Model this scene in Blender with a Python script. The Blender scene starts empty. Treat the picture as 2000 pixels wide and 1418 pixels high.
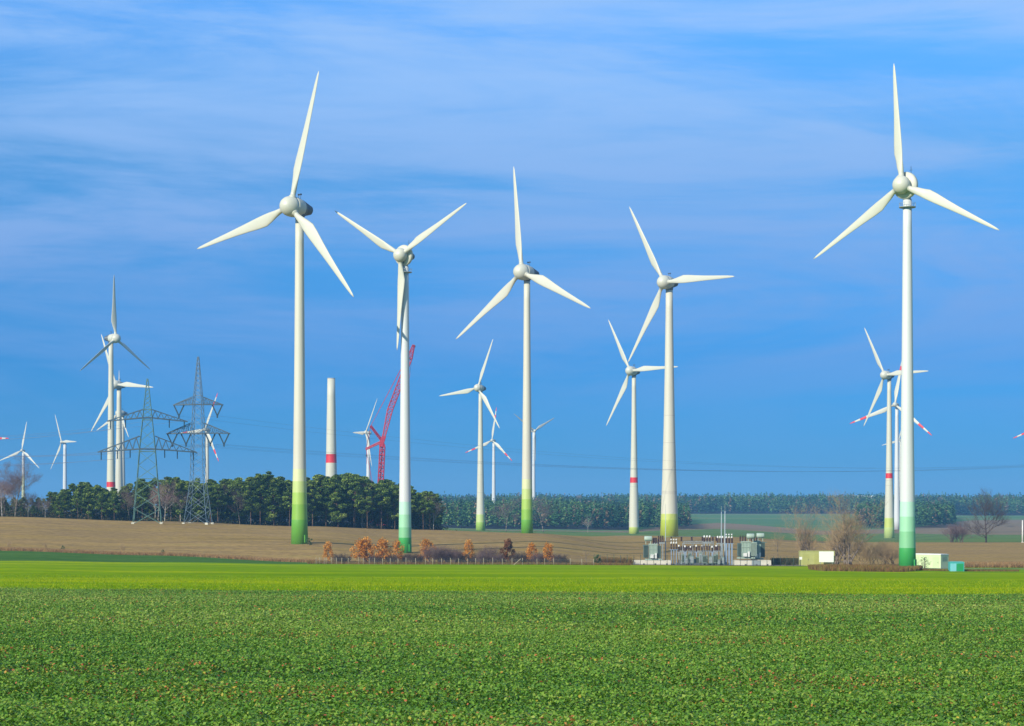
import bpy, math, random
import numpy as np
from mathutils import Vector, Matrix
sc = bpy.context.scene
COL = sc.collection
rad = math.radians
# ------------------------------------------------------------------ camera, sky, sun, exposure
cam = bpy.data.cameras.new('camera'); cam.lens = 72; cam.sensor_width = 36; cam.shift_y = .1405
cam.clip_start = .5; cam.clip_end = 40000
co = bpy.data.objects.new('camera', cam); COL.objects.link(co); co.rotation_euler = (math.pi/2, 0, 0); sc.camera = co
SUN_EL, SUN_AZ = 27, 220
F, YH = 4000., 990.
world = bpy.data.worlds.new("World"); sc.world = world; world.use_nodes = True
nt = world.node_tree; N = nt.nodes.new; L = nt.links.new
sky = N('ShaderNodeTexSky'); sky.sky_type = 'NISHITA'; sky.sun_disc = False
sky.sun_elevation = rad(SUN_EL); sky.sun_rotation = rad(SUN_AZ); sky.air_density = 1; sky.dust_density = .3; sky.ozone_density = 3
tc = N('ShaderNodeTexCoord'); sep = N('ShaderNodeSeparateXYZ'); L(tc.outputs['Generated'], sep.inputs[0])
def ramp(nt, src, stops, interp='LINEAR'):
    r = nt.nodes.new('ShaderNodeValToRGB'); r.color_ramp.interpolation = interp
    el = r.color_ramp.elements
    while len(el) < len(stops): el.new(.5)
    for e, (p, c) in zip(el, stops): e.position = p; e.color = (c if isinstance(c, (tuple, list)) else (c, c, c)) [:3] + (1,) if isinstance(c, tuple) else (c, c, c, 1)
    if src: nt.links.new(src, r.inputs[0])
    return r
tint = ramp(nt, sep.outputs[2], [(0, (.07, .45, 1.10)), (.02, (.07, .42, 1.10)), (.072, (.07, .44, 1.05)), (.17, (.32, .78, 1.2)), (.236, (.52, 1.16, 1.8)), (.36, (.9, 1.05, 1.25)), (.6, (.8, .85, .95))])
mul = N('ShaderNodeMix'); mul.data_type = 'RGBA'; mul.blend_type = 'MULTIPLY'; mul.inputs[0].default_value = 1
L(sky.outputs[0], mul.inputs[6]); L(tint.outputs[0], mul.inputs[7])
def wnoise(sx, sz, rot, det, off, dist=0.):
    m = N('ShaderNodeMapping'); m.inputs['Scale'].default_value = (sx, sx, sz); m.inputs['Rotation'].default_value = (0, rad(rot), 0); m.inputs['Location'].default_value = (off, 0, off)
    L(tc.outputs['Generated'], m.inputs[0]); n = N('ShaderNodeTexNoise'); n.inputs['Scale'].default_value = 1; n.inputs['Detail'].default_value = det
    n.inputs['Roughness'].default_value = .62; n.inputs['Distortion'].default_value = dist; L(m.outputs[0], n.inputs[0]); return n.outputs[0]
def math_n(op, a, b):
    m = N('ShaderNodeMath'); m.operation = op
    for i, v in enumerate((a, b)):
        if isinstance(v, (int, float)): m.inputs[i].default_value = v
        else: L(v, m.inputs[i])
    return m.outputs[0]
n1 = wnoise(3, 18, 10, 7, 21.4, 1.0)
n2 = wnoise(7, 75, 4, 6, 9.1, .5)
comb = math_n('ADD', math_n('MULTIPLY', n1, .74), math_n('MULTIPLY', n2, .26))
cl = ramp(nt, comb, [(.34, 0.), (.62, 1.)], 'EASE')
fade = ramp(nt, sep.outputs[2], [(0, .08), (.045, .28), (.075, .65), (.11, .85), (.22, .95)])
fac = math_n('MULTIPLY', math_n('MULTIPLY', cl.outputs[0], fade.outputs[0]), .88)
mix = N('ShaderNodeMix'); mix.data_type = 'RGBA'; L(fac, mix.inputs[0]); L(mul.outputs[2], mix.inputs[6])
ccol = ramp(nt, sep.outputs[2], [(.04, (1.5, 3.4, 7.4)), (.11, (2.4, 4.0, 7.7)), (.2, (3.3, 5.5, 9.4))]); L(ccol.outputs[0], mix.inputs[7])
bg = nt.nodes['Background']; L(mix.outputs[2], bg.inputs[0]); bg.inputs[1].default_value = .082
sl = bpy.data.lights.new('sun', 'SUN'); sl.energy = 4.6; sl.angle = rad(.5); sl.color = (1, .93, .80)
so = bpy.data.objects.new('sun', sl); COL.objects.link(so)
SD = Vector((-math.sin(rad(40))*math.cos(rad(SUN_EL)), -math.cos(rad(40))*math.cos(rad(SUN_EL)), math.sin(rad(SUN_EL))))
so.rotation_euler = SD.to_track_quat('Z', 'Y').to_euler(); so.location = (-40, -40, 60)
sc.view_settings.view_transform = 'Standard'; sc.view_settings.look = 'None'; sc.view_settings.exposure = .35; sc.view_settings.gamma = 1
sc.cycles.volume_bounces = 0; sc.cycles.max_bounces = 6; sc.cycles.transparent_max_bounces = 8
rng = np.random.default_rng(7); random.seed(7)

# ------------------------------------------------------------------ helpers
def lin(r, g, b):
    f = lambda c: (c/255/12.92 if c/255 <= .04045 else ((c/255+.055)/1.055)**2.4)
    return (f(r), f(g), f(b), 1)
MATS = {}
def mat(name, col, rough=.6, var=.12, scale=1.0, col2=None, metal=0., bump=0., stretch=(1, 1, 1), detail=5, attr=None, stops=None, trans=0., spec=.5):
    m = bpy.data.materials.new(name); m.use_nodes = True; t = m.node_tree; p = t.nodes['Principled BSDF']
    p.inputs['Roughness'].default_value = rough; p.inputs['Metallic'].default_value = metal; p.inputs['Specular IOR Level'].default_value = spec
    nn = lambda k: t.nodes.new(k)
    if attr:
        a = nn('ShaderNodeAttribute'); a.attribute_name = attr; src = a.outputs['Fac']
        cr = ramp(t, src, stops); out = cr.outputs[0]
    else:
        c = nn('ShaderNodeTexCoord'); mp = nn('ShaderNodeMapping'); mp.inputs['Scale'].default_value = stretch; t.links.new(c.outputs['Object'], mp.inputs[0])
        no = nn('ShaderNodeTexNoise'); no.inputs['Scale'].default_value = scale; no.inputs['Detail'].default_value = detail; no.inputs['Roughness'].default_value = .6
        t.links.new(mp.outputs[0], no.inputs[0])
        if stops is None:
            c2 = col2 or tuple(x*(1+var) for x in col[:3]); c1 = col[:3] if col2 else tuple(x*(1-var) for x in col[:3])
            stops = [(.3, tuple(c1[:3])), (.7, tuple(c2[:3]))]
        cr = ramp(t, no.outputs[0], stops); out = cr.outputs[0]
        if bump:
            bp = nn('ShaderNodeBump'); bp.inputs['Strength'].default_value = bump; bp.inputs['Distance'].default_value = .1
            t.links.new(no.outputs[0], bp.inputs['Height']); t.links.new(bp.outputs[0], p.inputs['Normal'])
    t.links.new(out, p.inputs['Base Color'])
    if trans:
        tr = nn('ShaderNodeBsdfTranslucent'); t.links.new(out, tr.inputs[0]); mx = nn('ShaderNodeMixShader'); mx.inputs[0].default_value = trans
        t.links.new(p.outputs[0], mx.inputs[1]); t.links.new(tr.outputs[0], mx.inputs[2]); t.links.new(mx.outputs[0], t.nodes['Material Output'].inputs[0])
    MATS[name] = m; return m
def tag(o, label=None, cat=None, group=None, kind=None):
    if label: o['label'] = label
    if cat: o['category'] = cat
    if group: o['group'] = group
    if kind: o['kind'] = kind
    return o
def empty(name, loc, rz=0, label=None, cat=None, group=None, sc_=1):
    o = bpy.data.objects.new(name, None); COL.objects.link(o); o.location = loc; o.rotation_euler = (0, 0, rz); o.scale = (sc_,)*3; o.empty_display_size = .5
    return tag(o, label, cat, group)
def np_mesh(name, V, Q, mats, tint=None, smooth=False, tri=False):
    """quads (or tris) straight from arrays"""
    me = bpy.data.meshes.new(name); k = 3 if tri else 4
    V = np.asarray(V, np.float32); Q = np.asarray(Q, np.int32)
    me.vertices.add(len(V)); me.vertices.foreach_set('co', V.ravel())
    me.loops.add(Q.size); me.loops.foreach_set('vertex_index', Q.ravel())
    me.polygons.add(len(Q)); me.polygons.foreach_set('loop_start', np.arange(0, Q.size, k, dtype=np.int32))
    me.update(calc_edges=True)
    if tint is not None:
        a = me.attributes.new('tint', 'FLOAT', 'FACE'); a.data.foreach_set('value', np.asarray(tint, np.float32))
    for m in mats: me.materials.append(m)
    if smooth: me.polygons.foreach_set('use_smooth', np.ones(len(Q), bool))
    return me
def link(name, me, parent=None):
    o = bpy.data.objects.new(name, me); COL.objects.link(o)
    if parent: o.parent = parent
    return o
class MB:
    def __init__(s): s.v = []; s.f = []; s.m = []; s.sm = []
    def add(s, vs, fs, m=0, smooth=False):
        b = len(s.v); s.v += [tuple(v) for v in vs]
        for f in fs: s.f.append([i+b for i in f]); s.m.append(m); s.sm.append(smooth)
    def box(s, x0, x1, y0, y1, z0, z1, m=0):
        s.add([(x0,y0,z0),(x1,y0,z0),(x1,y1,z0),(x0,y1,z0),(x0,y0,z1),(x1,y0,z1),(x1,y1,z1),(x0,y1,z1)],
              [(0,3,2,1),(4,5,6,7),(0,1,5,4),(1,2,6,5),(2,3,7,6),(3,0,4,7)], m)
    def bar(s, a, b, w, m=0, w2=None, n=4):
        a = Vector(a); b = Vector(b); d = (b-a)
        if d.length < 1e-6: return
        q = d.to_track_quat('Z', 'Y'); w2 = w if w2 is None else w2; vs = []
        for c, r in ((a, w/2), (b, w2/2)):
            for k in range(n):
                an = 2*math.pi*(k+.5)/n; vs.append(c+q @ Vector((math.cos(an)*r*(1.41 if n == 4 else 1), math.sin(an)*r*(1.41 if n == 4 else 1), 0)))
        s.add(vs, [(k, (k+1) % n, n+(k+1) % n, n+k) for k in range(n)]+[tuple(range(n))[::-1], tuple(range(n, 2*n))], m, n > 5)
    def lathe(s, prof, n=24, mi=None, M=None, cap=True):
        """prof [(r,z)], material index per ring"""
        vs = []
        for r, z in prof:
            for k in range(n):
                a = 2*math.pi*k/n; p = Vector((r*math.cos(a), r*math.sin(a), z)); vs.append(M @ p if M else p)
        for i in range(len(prof)-1):
            s.add([], [], 0)
        b = len(s.v); s.v += [tuple(v) for v in vs]
        for i in range(len(prof)-1):
            for k in range(n):
                s.f.append([b+i*n+k, b+i*n+(k+1) % n, b+(i+1)*n+(k+1) % n, b+(i+1)*n+k]); s.m.append(mi[i] if mi else 0); s.sm.append(True)
        if cap:
            s.f.append([b+k for k in range(n)][::-1]); s.m.append(mi[0] if mi else 0); s.sm.append(False)
            s.f.append([b+(len(prof)-1)*n+k for k in range(n)]); s.m.append(mi[-1] if mi else 0); s.sm.append(False)
    def mesh(s, name, mats):
        me = bpy.data.meshes.new(name); me.from_pydata(s.v, [], s.f)
        for m in (mats if isinstance(mats, (list, tuple)) else [mats]): me.materials.append(m)
        me.polygons.foreach_set('material_index', s.m); me.polygons.foreach_set('use_smooth', s.sm); me.update(); return me
    def build(s, name, mats, parent=None): return link(name, s.mesh(name, mats), parent)
def copy_tree(o, parent=None):
    c = o.copy(); COL.objects.link(c); c.parent = parent
    for ch in o.children: copy_tree(ch, c)
    return c

# ------------------------------------------------------------------ terrain height from surveyed profiles (column, [(distance, row)])
PROF = {
 -300: [(700,1075),(920,1004),(1200,1006),(1700,1008),(2600,1006),(3300,1002)],
 0:    [(620,1096.5),(690,1077),(920,1009),(1200,1008),(1700,1010),(2600,1006),(3300,1003)],
 300:  [(630,1100),(700,1082),(920,1018),(1200,1018),(1700,1014),(2600,1008),(3300,1003)],
 600:  [(640,1103),(680,1098),(758,1061),(925,1028),(1200,1026),(1700,1020),(2600,1008),(3300,1003)],
 800:  [(640,1104),(690,1099),(755,1080),(960,1034),(1200,1036),(1700,1030),(2600,1008),(3300,1003)],
 1029: [(650,1104),(700,1096),(956,1040.5),(1050,1041),(1300,1048),(1620,1039),(1700,1036),(2600,1005),(3300,1003)],
 1240: [(660,1104),(760,1100),(1160,1046),(1250,1046.5),(1400,1050),(1650,1043),(1750,1037),(2600,1008),(3300,1003)],
 1400: [(670,1105),(760,1101),(1124,1048.5),(1300,1047.5),(1750,1042),(2600,1018),(3300,1003.5)],
 1600: [(606,1112),(690,1105),(760,1101),(1150,1057),(1640,1051),(2100,1035),(2600,1020),(3300,1003.5)],
 1775: [(560,1116),(600,1113.5),(690,1106),(760,1100),(1100,1059),(1640,1052),(2100,1031),(3300,1004)],
 1900: [(560,1119),(600,1115),(690,1107),(760,1100),(1100,1059),(1640,1045),(2100,1030),(3300,1007)],
 2300: [(600,1116),(690,1108),(760,1100),(1100,1060),(1640,1045),(2100,1030),(3300,1007)],
}
PX = sorted(PROF)
_tab = []
DG = np.concatenate([np.arange(-200, 1500, 10.), np.arange(1500, 16001, 50.)])
for k in PX:
    d = [-200, 0, 100, 235]; z = [-4.22+.0236*200*.3, -4.22, -4.22-2.36, -4.22-.0236*235]
    for dd, row in PROF[k]: d.append(dd); z.append(-(row-YH)*dd/F)
    d += [4000, 6000, 16000]; z += [-1.0, -6, -20]
    zz = np.interp(DG, d, z)
    sm = zz.copy()
    for _ in range(2): sm[1:-1] = (sm[:-2]+2*sm[1:-1]+sm[2:])/4
    _tab.append(np.where(DG < 240, zz, sm))
_tab = np.array(_tab)
def H(x, d):
    x = np.asarray(x, float); d = np.asarray(d, float)
    px = np.clip(1000+F*x/np.maximum(d, 60), PX[0], PX[-1])
    gi = np.interp(d, DG, np.arange(len(DG))); g0 = np.clip(gi.astype(int), 0, len(DG)-2); gf = gi-g0
    pi = np.interp(px, PX, np.arange(len(PX))); p0 = np.clip(pi.astype(int), 0, len(PX)-2); pf = pi-p0; pf = pf*pf*(3-2*pf)
    a = _tab[p0, g0]*(1-gf)+_tab[p0, g0+1]*gf; b = _tab[p0+1, g0]*(1-gf)+_tab[p0+1, g0+1]*gf
    return a*(1-pf)+b*pf
def X(px, d): return (px-1000)/F*d
def Gp(px, d, dz=0): x = X(px, d); return Vector((x, d, float(H(x, d))+dz))
def Zr(row, d): return -(row-YH)*d/F

# ------------------------------------------------------------------ materials
M = {}
M['soil'] = mat('leafy_soil', lin(70, 88, 48), .95, .3, .6, bump=.6)
def field_mat(name, stops, sx, sy, fine=None, bump=.3, rough=.95):
    """long stripes along x plus fine grain"""
    m = bpy.data.materials.new(name); m.use_nodes = True; t = m.node_tree; p = t.nodes['Principled BSDF']; p.inputs['Roughness'].default_value = rough; p.inputs['Specular IOR Level'].default_value = 0
    c = t.nodes.new('ShaderNodeTexCoord'); o = []
    for s_, d_ in (((sx, sy, 0), 6), ((.35, .35, .35), 8)):
        mp = t.nodes.new('ShaderNodeMapping'); mp.inputs['Scale'].default_value = s_; t.links.new(c.outputs['Object'], mp.inputs[0])
        n = t.nodes.new('ShaderNodeTexNoise'); n.inputs['Scale'].default_value = 1; n.inputs['Detail'].default_value = d_; n.inputs['Roughness'].default_value = .68; t.links.new(mp.outputs[0], n.inputs[0]); o.append(n.outputs[0])
    cr = ramp(t, o[0], stops)
    g = ramp(t, o[1], [(.3, fine[0] if fine else .8), (.7, fine[1] if fine else 1.15)])
    mx = t.nodes.new('ShaderNodeMix'); mx.data_type = 'RGBA'; mx.blend_type = 'MULTIPLY'; mx.inputs[0].default_value = 1
    t.links.new(cr.outputs[0], mx.inputs[6]); t.links.new(g.outputs[0], mx.inputs[7]); t.links.new(mx.outputs[2], p.inputs['Base Color'])
    bp = t.nodes.new('ShaderNodeBump'); bp.inputs['Strength'].default_value = bump; bp.inputs['Distance'].default_value = .5; t.links.new(o[1], bp.inputs['Height']); t.links.new(bp.outputs[0], p.inputs['Normal'])
    return m
l3 = lambda *a: lin(*a)[:3]
M['wheat'] = field_mat('young_wheat', [(.3, l3(100, 134, 6)), (.5, l3(118, 148, 8)), (.62, l3(148, 162, 10)), (.74, l3(122, 150, 8))], .009, .022, (.78, 1.2))
M['strip'] = field_mat('dark_green_crop', [(.35, l3(62, 98, 40)), (.65, l3(84, 114, 52))], .01, .06)
M['stubble'] = field_mat('brown_stubble', [(.32, l3(128, 106, 64)), (.44, l3(156, 130, 76)), (.52, l3(142, 118, 78)), (.6, l3(162, 134, 82)), (.7, l3(144, 128, 74))], .006, .03, (.7, 1.26))
M['far_green'] = field_mat('far_green_field', [(.3, l3(66, 100, 52)), (.5, l3(104, 124, 66)), (.68, l3(84, 112, 58))], .002, .02)
M['far_brown'] = field_mat('far_brown_field', [(.35, l3(122, 112, 84)), (.65, l3(140, 118, 96))], .002, .02)
M['far_green2'] = field_mat('far_teal_field', [(.35, l3(78, 116, 74)), (.55, l3(100, 128, 80)), (.62, l3(140, 122, 96)), (.7, l3(84, 120, 76))], .001, .012)
M['forest_floor'] = mat('forest_floor', lin(40, 40, 30), .95, .3, .3)
M['path'] = mat('gravel_path', lin(128, 124, 112), .9, .2, 2, bump=.3)

# ------------------------------------------------------------------ ground: one sheet, strips between shared boundary curves
vcol = np.concatenate([np.linspace(-1.6, -.42, 12), np.linspace(-.40, .40, 320), np.linspace(.42, 1.6, 12)])
def row_to_d(v, fn):
    d = np.full_like(v, 600.)
    for _ in range(40):
        px = 1000+F*(v*(d+100))/np.maximum(d, 1); d = .5*d+.5*fn(np.clip(px, -900, 2900))
    return d
itp = lambda xs, ys: (lambda p: np.interp(p, xs, ys))
B1 = row_to_d(vcol, lambda p: 16880/(np.interp(p, [0, 600, 1000, 1500, 2000], [1153, 1157.5, 1160, 1163, 1165])-YH-94.4))
B2 = row_to_d(vcol, itp([0, 620, 1240, 1500, 1560, 1600, 2000], [620, 650, 664, 672, 676, 686, 682]))
B3 = row_to_d(vcol, itp([-300, 0, 300, 600, 680, 1240, 1500, 1620, 2000], [705, 692, 688, 672, 662, 677, 690, 696, 694]))
B4 = row_to_d(vcol, itp([-900, 0, 600, 860, 1029, 1240, 1400, 1600, 1775, 2000], [925, 930, 940, 985, 1010, 1190, 1190, 1150, 1100, 1100]))
B5 = row_to_d(vcol, itp([860, 1240, 1400, 1600, 1775, 1900, 2000], [1640, 1700, 2000, 1800, 1850, 1650, 1640]))
B6 = row_to_d(vcol, itp([860, 1240, 1400, 1600, 1775, 1900, 2000], [1650, 1750, 2450, 2050, 2050, 2700, 2750]))
B7 = row_to_d(vcol, itp([860, 1240, 1300, 1400, 2000], [1700, 1790, 3280, 3290, 3290]))
bounds = [np.full_like(vcol, -60.), B1, B2, B3, B4, B5, B6, B7, np.full_like(vcol, 16000.)]
mats_ = [M['soil'], M['wheat'], M['strip'], M['stubble'], M['far_green'], M['far_brown'], M['far_green2'], M['forest_floor']]
cuts = [40, 34, 6, 24, 22, 6, 10, 40]
rows = [bounds[0]]; midx = []
for i in range(8):
    lo, hi = bounds[i], np.maximum(bounds[i+1], bounds[i]+1)
    for k in range(1, cuts[i]+1):
        t = k/cuts[i]
        if i == 7: t = t**2.2
        rows.append(lo+(hi-lo)*t); midx.append(i)
    bounds[i+1] = hi
D = np.array(rows); XX = vcol[None, :]*(D+100); 
Z = H(XX, D); nR, nC = D.shape
V = np.stack([XX, D, Z], -1).reshape(-1, 3)
idx = np.arange(nR*nC).reshape(nR, nC)
Q = np.stack([idx[:-1, :-1], idx[:-1, 1:], idx[1:, 1:], idx[1:, :-1]], -1).reshape(-1, 4)
me = np_mesh('ground', V, Q, mats_, smooth=True)
MI = np.repeat(np.array(midx), nC-1).astype(np.int32)
cx = (XX[:-1, :-1]*F/np.maximum(D[:-1, :-1], 1)+1000).ravel(); cy = D[:-1, :-1].ravel()
MI[(MI == 2) & (cx > 640)] = 3                       # the dark crop strip runs only on the left, then stubble verge
me.polygons.foreach_set('material_index', MI)
tag(link('ground', me), kind='structure')
def ribbon(name, pts, w, m, dz=.06):
    mb = MB(); vs = []
    for x, y in pts: vs += [(x, y-w/2, float(H(x, y-w/2))+dz), (x, y+w/2, float(H(x, y+w/2))+dz)]
    mb.add(vs, [(2*i, 2*i+2, 2*i+3, 2*i+1) for i in range(len(pts)-1)], 0, True)
    return tag(mb.build(name, m), kind='structure')
ribbon('path', [(X(p, 640), 640) for p in range(1790, 2300, 12)], 9, M['path'])
ribbon('gravel_yard', [(X(p, 694), 694+0*p) for p in range(1225, 1566, 10)], 26, M['path'], .12)

# ------------------------------------------------------------------ near crop: rape leaves as real leaf faces
def leaf_quads(C, size, up=.6, aspect=.7, rg=rng):
    n = len(C); nrm = rg.normal(size=(n, 3)); nrm /= np.linalg.norm(nrm, axis=1)[:, None]; nrm[:, 2] = np.abs(nrm[:, 2])+up
    nrm /= np.linalg.norm(nrm, axis=1)[:, None]
    a = rg.normal(size=(n, 3)); u = np.cross(nrm, a); u /= np.linalg.norm(u, axis=1)[:, None]; w = np.cross(nrm, u)
    s = np.asarray(size).reshape(-1, 1)*np.ones((n, 1))/2; u = u*s; w = w*s*aspect
    V = np.stack([C-u, C-w, C+u, C+w], 1).reshape(-1, 3)      # diamond leaf
    return V, np.arange(4*n).reshape(n, 4)
M['rape'] = mat('rapeseed_leaf', None, .5, attr='tint', trans=.25, spec=.35, stops=[(0, l3(34, 70, 12)), (.22, l3(82, 130, 30)), (.48, l3(122, 156, 50)), (.7, l3(156, 168, 74)), (.85, l3(186, 196, 116)), (.90, l3(150, 160, 50)), (.93, l3(188, 165, 60)), (.96, l3(190, 110, 62)), (1, l3(165, 88, 60))])
def crop(d0, d1, dens, size, perl):
    hw = lambda d: .30*d+24
    area = (hw(d0)+hw(d1))*(d1-d0); n = int(area*dens)
    d = np.sqrt(rng.uniform(d0**2, d1**2, n)); x = rng.uniform(-1, 1, n)*hw(d)
    keep = d < np.interp(x/(d+100), vcol, B1)
    d = d[keep]; x = x[keep]; n = len(d)
    z = H(x, d)
    vig = .5+.5*np.sin(d*.33+np.sin(x*.07)*2+np.sin(x*.023+d*.11)*2.5)       # vigour changes along drill rows
    ht = (.12+.16*vig)*rng.uniform(.5, 1.4, n)
    P = np.repeat(np.stack([x, d, z], 1), perl, 0); m = len(P); h_ = np.repeat(ht, perl)
    an = rng.uniform(0, 2*np.pi, m); r = rng.uniform(.02, .17, m)
    P[:, 0] += np.cos(an)*r; P[:, 1] += np.sin(an)*r; P[:, 2] += rng.uniform(.25, 1.1, m)*h_
    V, Q = leaf_quads(P, size*rng.uniform(.6, 1.3, m), .55)
    big = .5*np.sin(d*.09+np.sin(x*.05)*1.6+1)+.5*np.sin(x*.11+d*.05)+.25*np.sin(x*.37-d*.29)
    far = np.clip((d-70)/100, 0, 1)
    t = np.clip(rng.beta(2., 2.2, m)*.62+np.repeat(.07*vig-.09*big+.1*far, perl), 0, .86)
    patch = np.repeat((np.sin(x*.31+d*.17)+np.sin(x*.13-d*.41+2)+rng.normal(0, .8, n) > 1.35), perl)
    dead = rng.random(m) < np.where(patch, .17, .016); t[dead] = rng.uniform(.88, 1, dead.sum())
    return V, Q, t
for a in ((36, 70, 46, .105, 7), (70, 120, 28, .12, 6), (120, 250, 15, .155, 4)):
    V, Q, t = crop(*a)
    if a[0] == 36: VV, QQ, TT = V, Q, t
    else: QQ = np.vstack([QQ, Q+len(VV)]); VV = np.vstack([VV, V]); TT = np.concatenate([TT, t])
o = link('rapeseed_crop', np_mesh('rapeseed_crop', VV, QQ, [M['rape']], TT)); tag(o, 'dense low leafy green crop with scattered orange leaves filling the front field', 'crop', kind='stuff')

# ------------------------------------------------------------------ grass fringes
def blades(name, pts, h, mt, label, cat, w=.06, lean=.35, tr=(.0, 1.)):
    n = len(pts); P = np.asarray(pts); hh = h*rng.uniform(.5, 1.2, n); a = rng.uniform(0, 2*np.pi, n); b = rng.uniform(0, 2*np.pi, n)
    u = np.stack([np.cos(a)*w, np.sin(a)*w, 0*a], 1)*rng.uniform(.6, 1.5, (n, 1)); t_ = np.stack([np.cos(b)*lean*hh, np.sin(b)*lean*hh, hh], 1)
    V = np.stack([P-u, P+u, P+t_+u*.2, P+t_-u*.2], 1).reshape(-1, 3)
    o = link(name, np_mesh(name, V, np.arange(4*n).reshape(n, 4), [mt], rng.uniform(*tr, n)))
    return tag(o, label, cat, kind='stuff')
def band(px0, px1, dlo, dhi, n):
    px = rng.uniform(px0, px1, n); lo = dlo(px) if callable(dlo) else dlo; hi = dhi(px) if callable(dhi) else dhi
    d = lo+(hi-lo)*rng.random(n); x = X(px, d); return np.stack([x, d, H(x, d)], 1)
M['dry'] = mat('dry_grass', None, .9, attr='tint', trans=.3, spec=.1, stops=[(0, l3(120, 92, 58)), (.5, l3(164, 128, 84)), (1, l3(188, 160, 112))])
M['dry_red'] = mat('dry_weeds', None, .9, attr='tint', trans=.3, spec=.1, stops=[(0, l3(96, 70, 48)), (.5, l3(146, 108, 66)), (1, l3(128, 130, 60))])
b3 = itp([-300, 0, 300, 600, 680, 1240, 1500, 1620, 2000], [705, 692, 688, 672, 662, 677, 690, 696, 694])
M['wheat_blade'] = mat('wheat_blades', None, .8, attr='tint', trans=.3, spec=.1, stops=[(0, l3(104, 136, 10)), (.5, l3(134, 156, 14)), (1, l3(164, 172, 28))])
wp = []
wd_ = 225+ (rng.random(40000)**2.0)*140; wx = rng.uniform(-.28, .28, 40000)*(wd_+10); kk = wd_ > np.interp(wx/(wd_+100), vcol, B1)-1
blades('young_wheat', np.stack([wx, wd_, H(wx, wd_)], 1)[kk], .16, M['wheat_blade'], 'bright yellow-green young wheat standing along the near edge of its field', 'wheat', .05)
blades('dry_grass', band(-60, 640, lambda p: b3(p)+0, lambda p: b3(p)+9, 22000), .8, M['dry'], 'pale dry grass verge between dark crop strip and brown hill', 'dry grass', .08)
blades('dry_grass', band(600, 1230, 655, 676, 26000), .7, M['dry_red'], 'dry weedy grass growing along the wire fence', 'dry grass', .07)
blades('dry_grass', band(1855, 2060, 668, 700, 14000), 1.5, M['dry'], 'orange dry maize stubble beyond the gravel path on the right', 'dry grass', .08)
# mound with tall weeds at foot of the big right turbine
mp_ = []
for _ in range(26000):
    px = random.uniform(1580, 1800); e = min(1, (px-1578)/30, (1805-px)/40); d = 600+random.uniform(-62, 34)*e
    x = X(px, d); mp_.append((x, d, float(H(x, d))))
blades('tall_weeds', mp_, 1.25, M['dry_red'], 'reddish brown tall weeds on bank in front of the biggest right turbine', 'weeds', .09)
blades('tall_weeds', band(1796, 1990, 588, 592, 3500), .5, M['dry_red'], 'narrow line of dry weeds around the small cyan kiosk', 'weeds', .08)

# ------------------------------------------------------------------ trees
def qmesh(name, V, Q, m, t): return np_mesh(name, V, Q, [m], t)
M['pine'] = mat('pine_needles', None, .7, attr='tint', trans=.12, spec=.2, stops=[(0, l3(46, 72, 28)), (.45, l3(98, 124, 46)), (.8, l3(138, 158, 64)), (1, l3(152, 168, 80))])
M['pine_far'] = mat('far_conifer_needles', None, .8, attr='tint', trans=.1, spec=.1, stops=[(0, l3(26, 60, 44)), (.4, l3(58, 98, 60)), (.7, l3(90, 126, 70)), (.93, l3(122, 150, 84)), (1, l3(140, 118, 92))])
M['bark'] = mat('pine_bark', lin(96, 74, 58), .9, .3, 3, stretch=(1, 1, .3))
M['bark_grey'] = mat('grey_bark', lin(118, 106, 92), .9, .25, 3, stretch=(1, 1, .3))
M['birch'] = mat('birch_bark', lin(176, 168, 156), .8, .25, 2)
M['twig'] = mat('twigs', lin(104, 84, 82), .9, .25, 1)
M['twig_pink'] = mat('reddish_twigs', lin(140, 108, 98), .9, .25, 1)
M['twig_dark'] = mat('dark_twigs', lin(74, 62, 56), .9, .25, 1)
M['twig_tan'] = mat('tan_twigs', lin(158, 134, 94), .9, .25, 1)
M['oak_leaf'] = mat('rusty_oak_leaves', None, .7, attr='tint', trans=.25, spec=.2, stops=[(0, l3(148, 94, 34)), (.5, l3(208, 138, 46)), (1, l3(232, 174, 84))])
M['oak_leaf_brown'] = mat('brown_oak_leaves', None, .7, attr='tint', trans=.2, spec=.2, stops=[(0, l3(82, 52, 26)), (.5, l3(122, 76, 38)), (1, l3(150, 98, 52))])
M['bush_leaf'] = mat('bush_leaves', None, .7, attr='tint', trans=.2, spec=.2, stops=[(0, l3(52, 78, 44)), (1, l3(110, 126, 72))])
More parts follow.
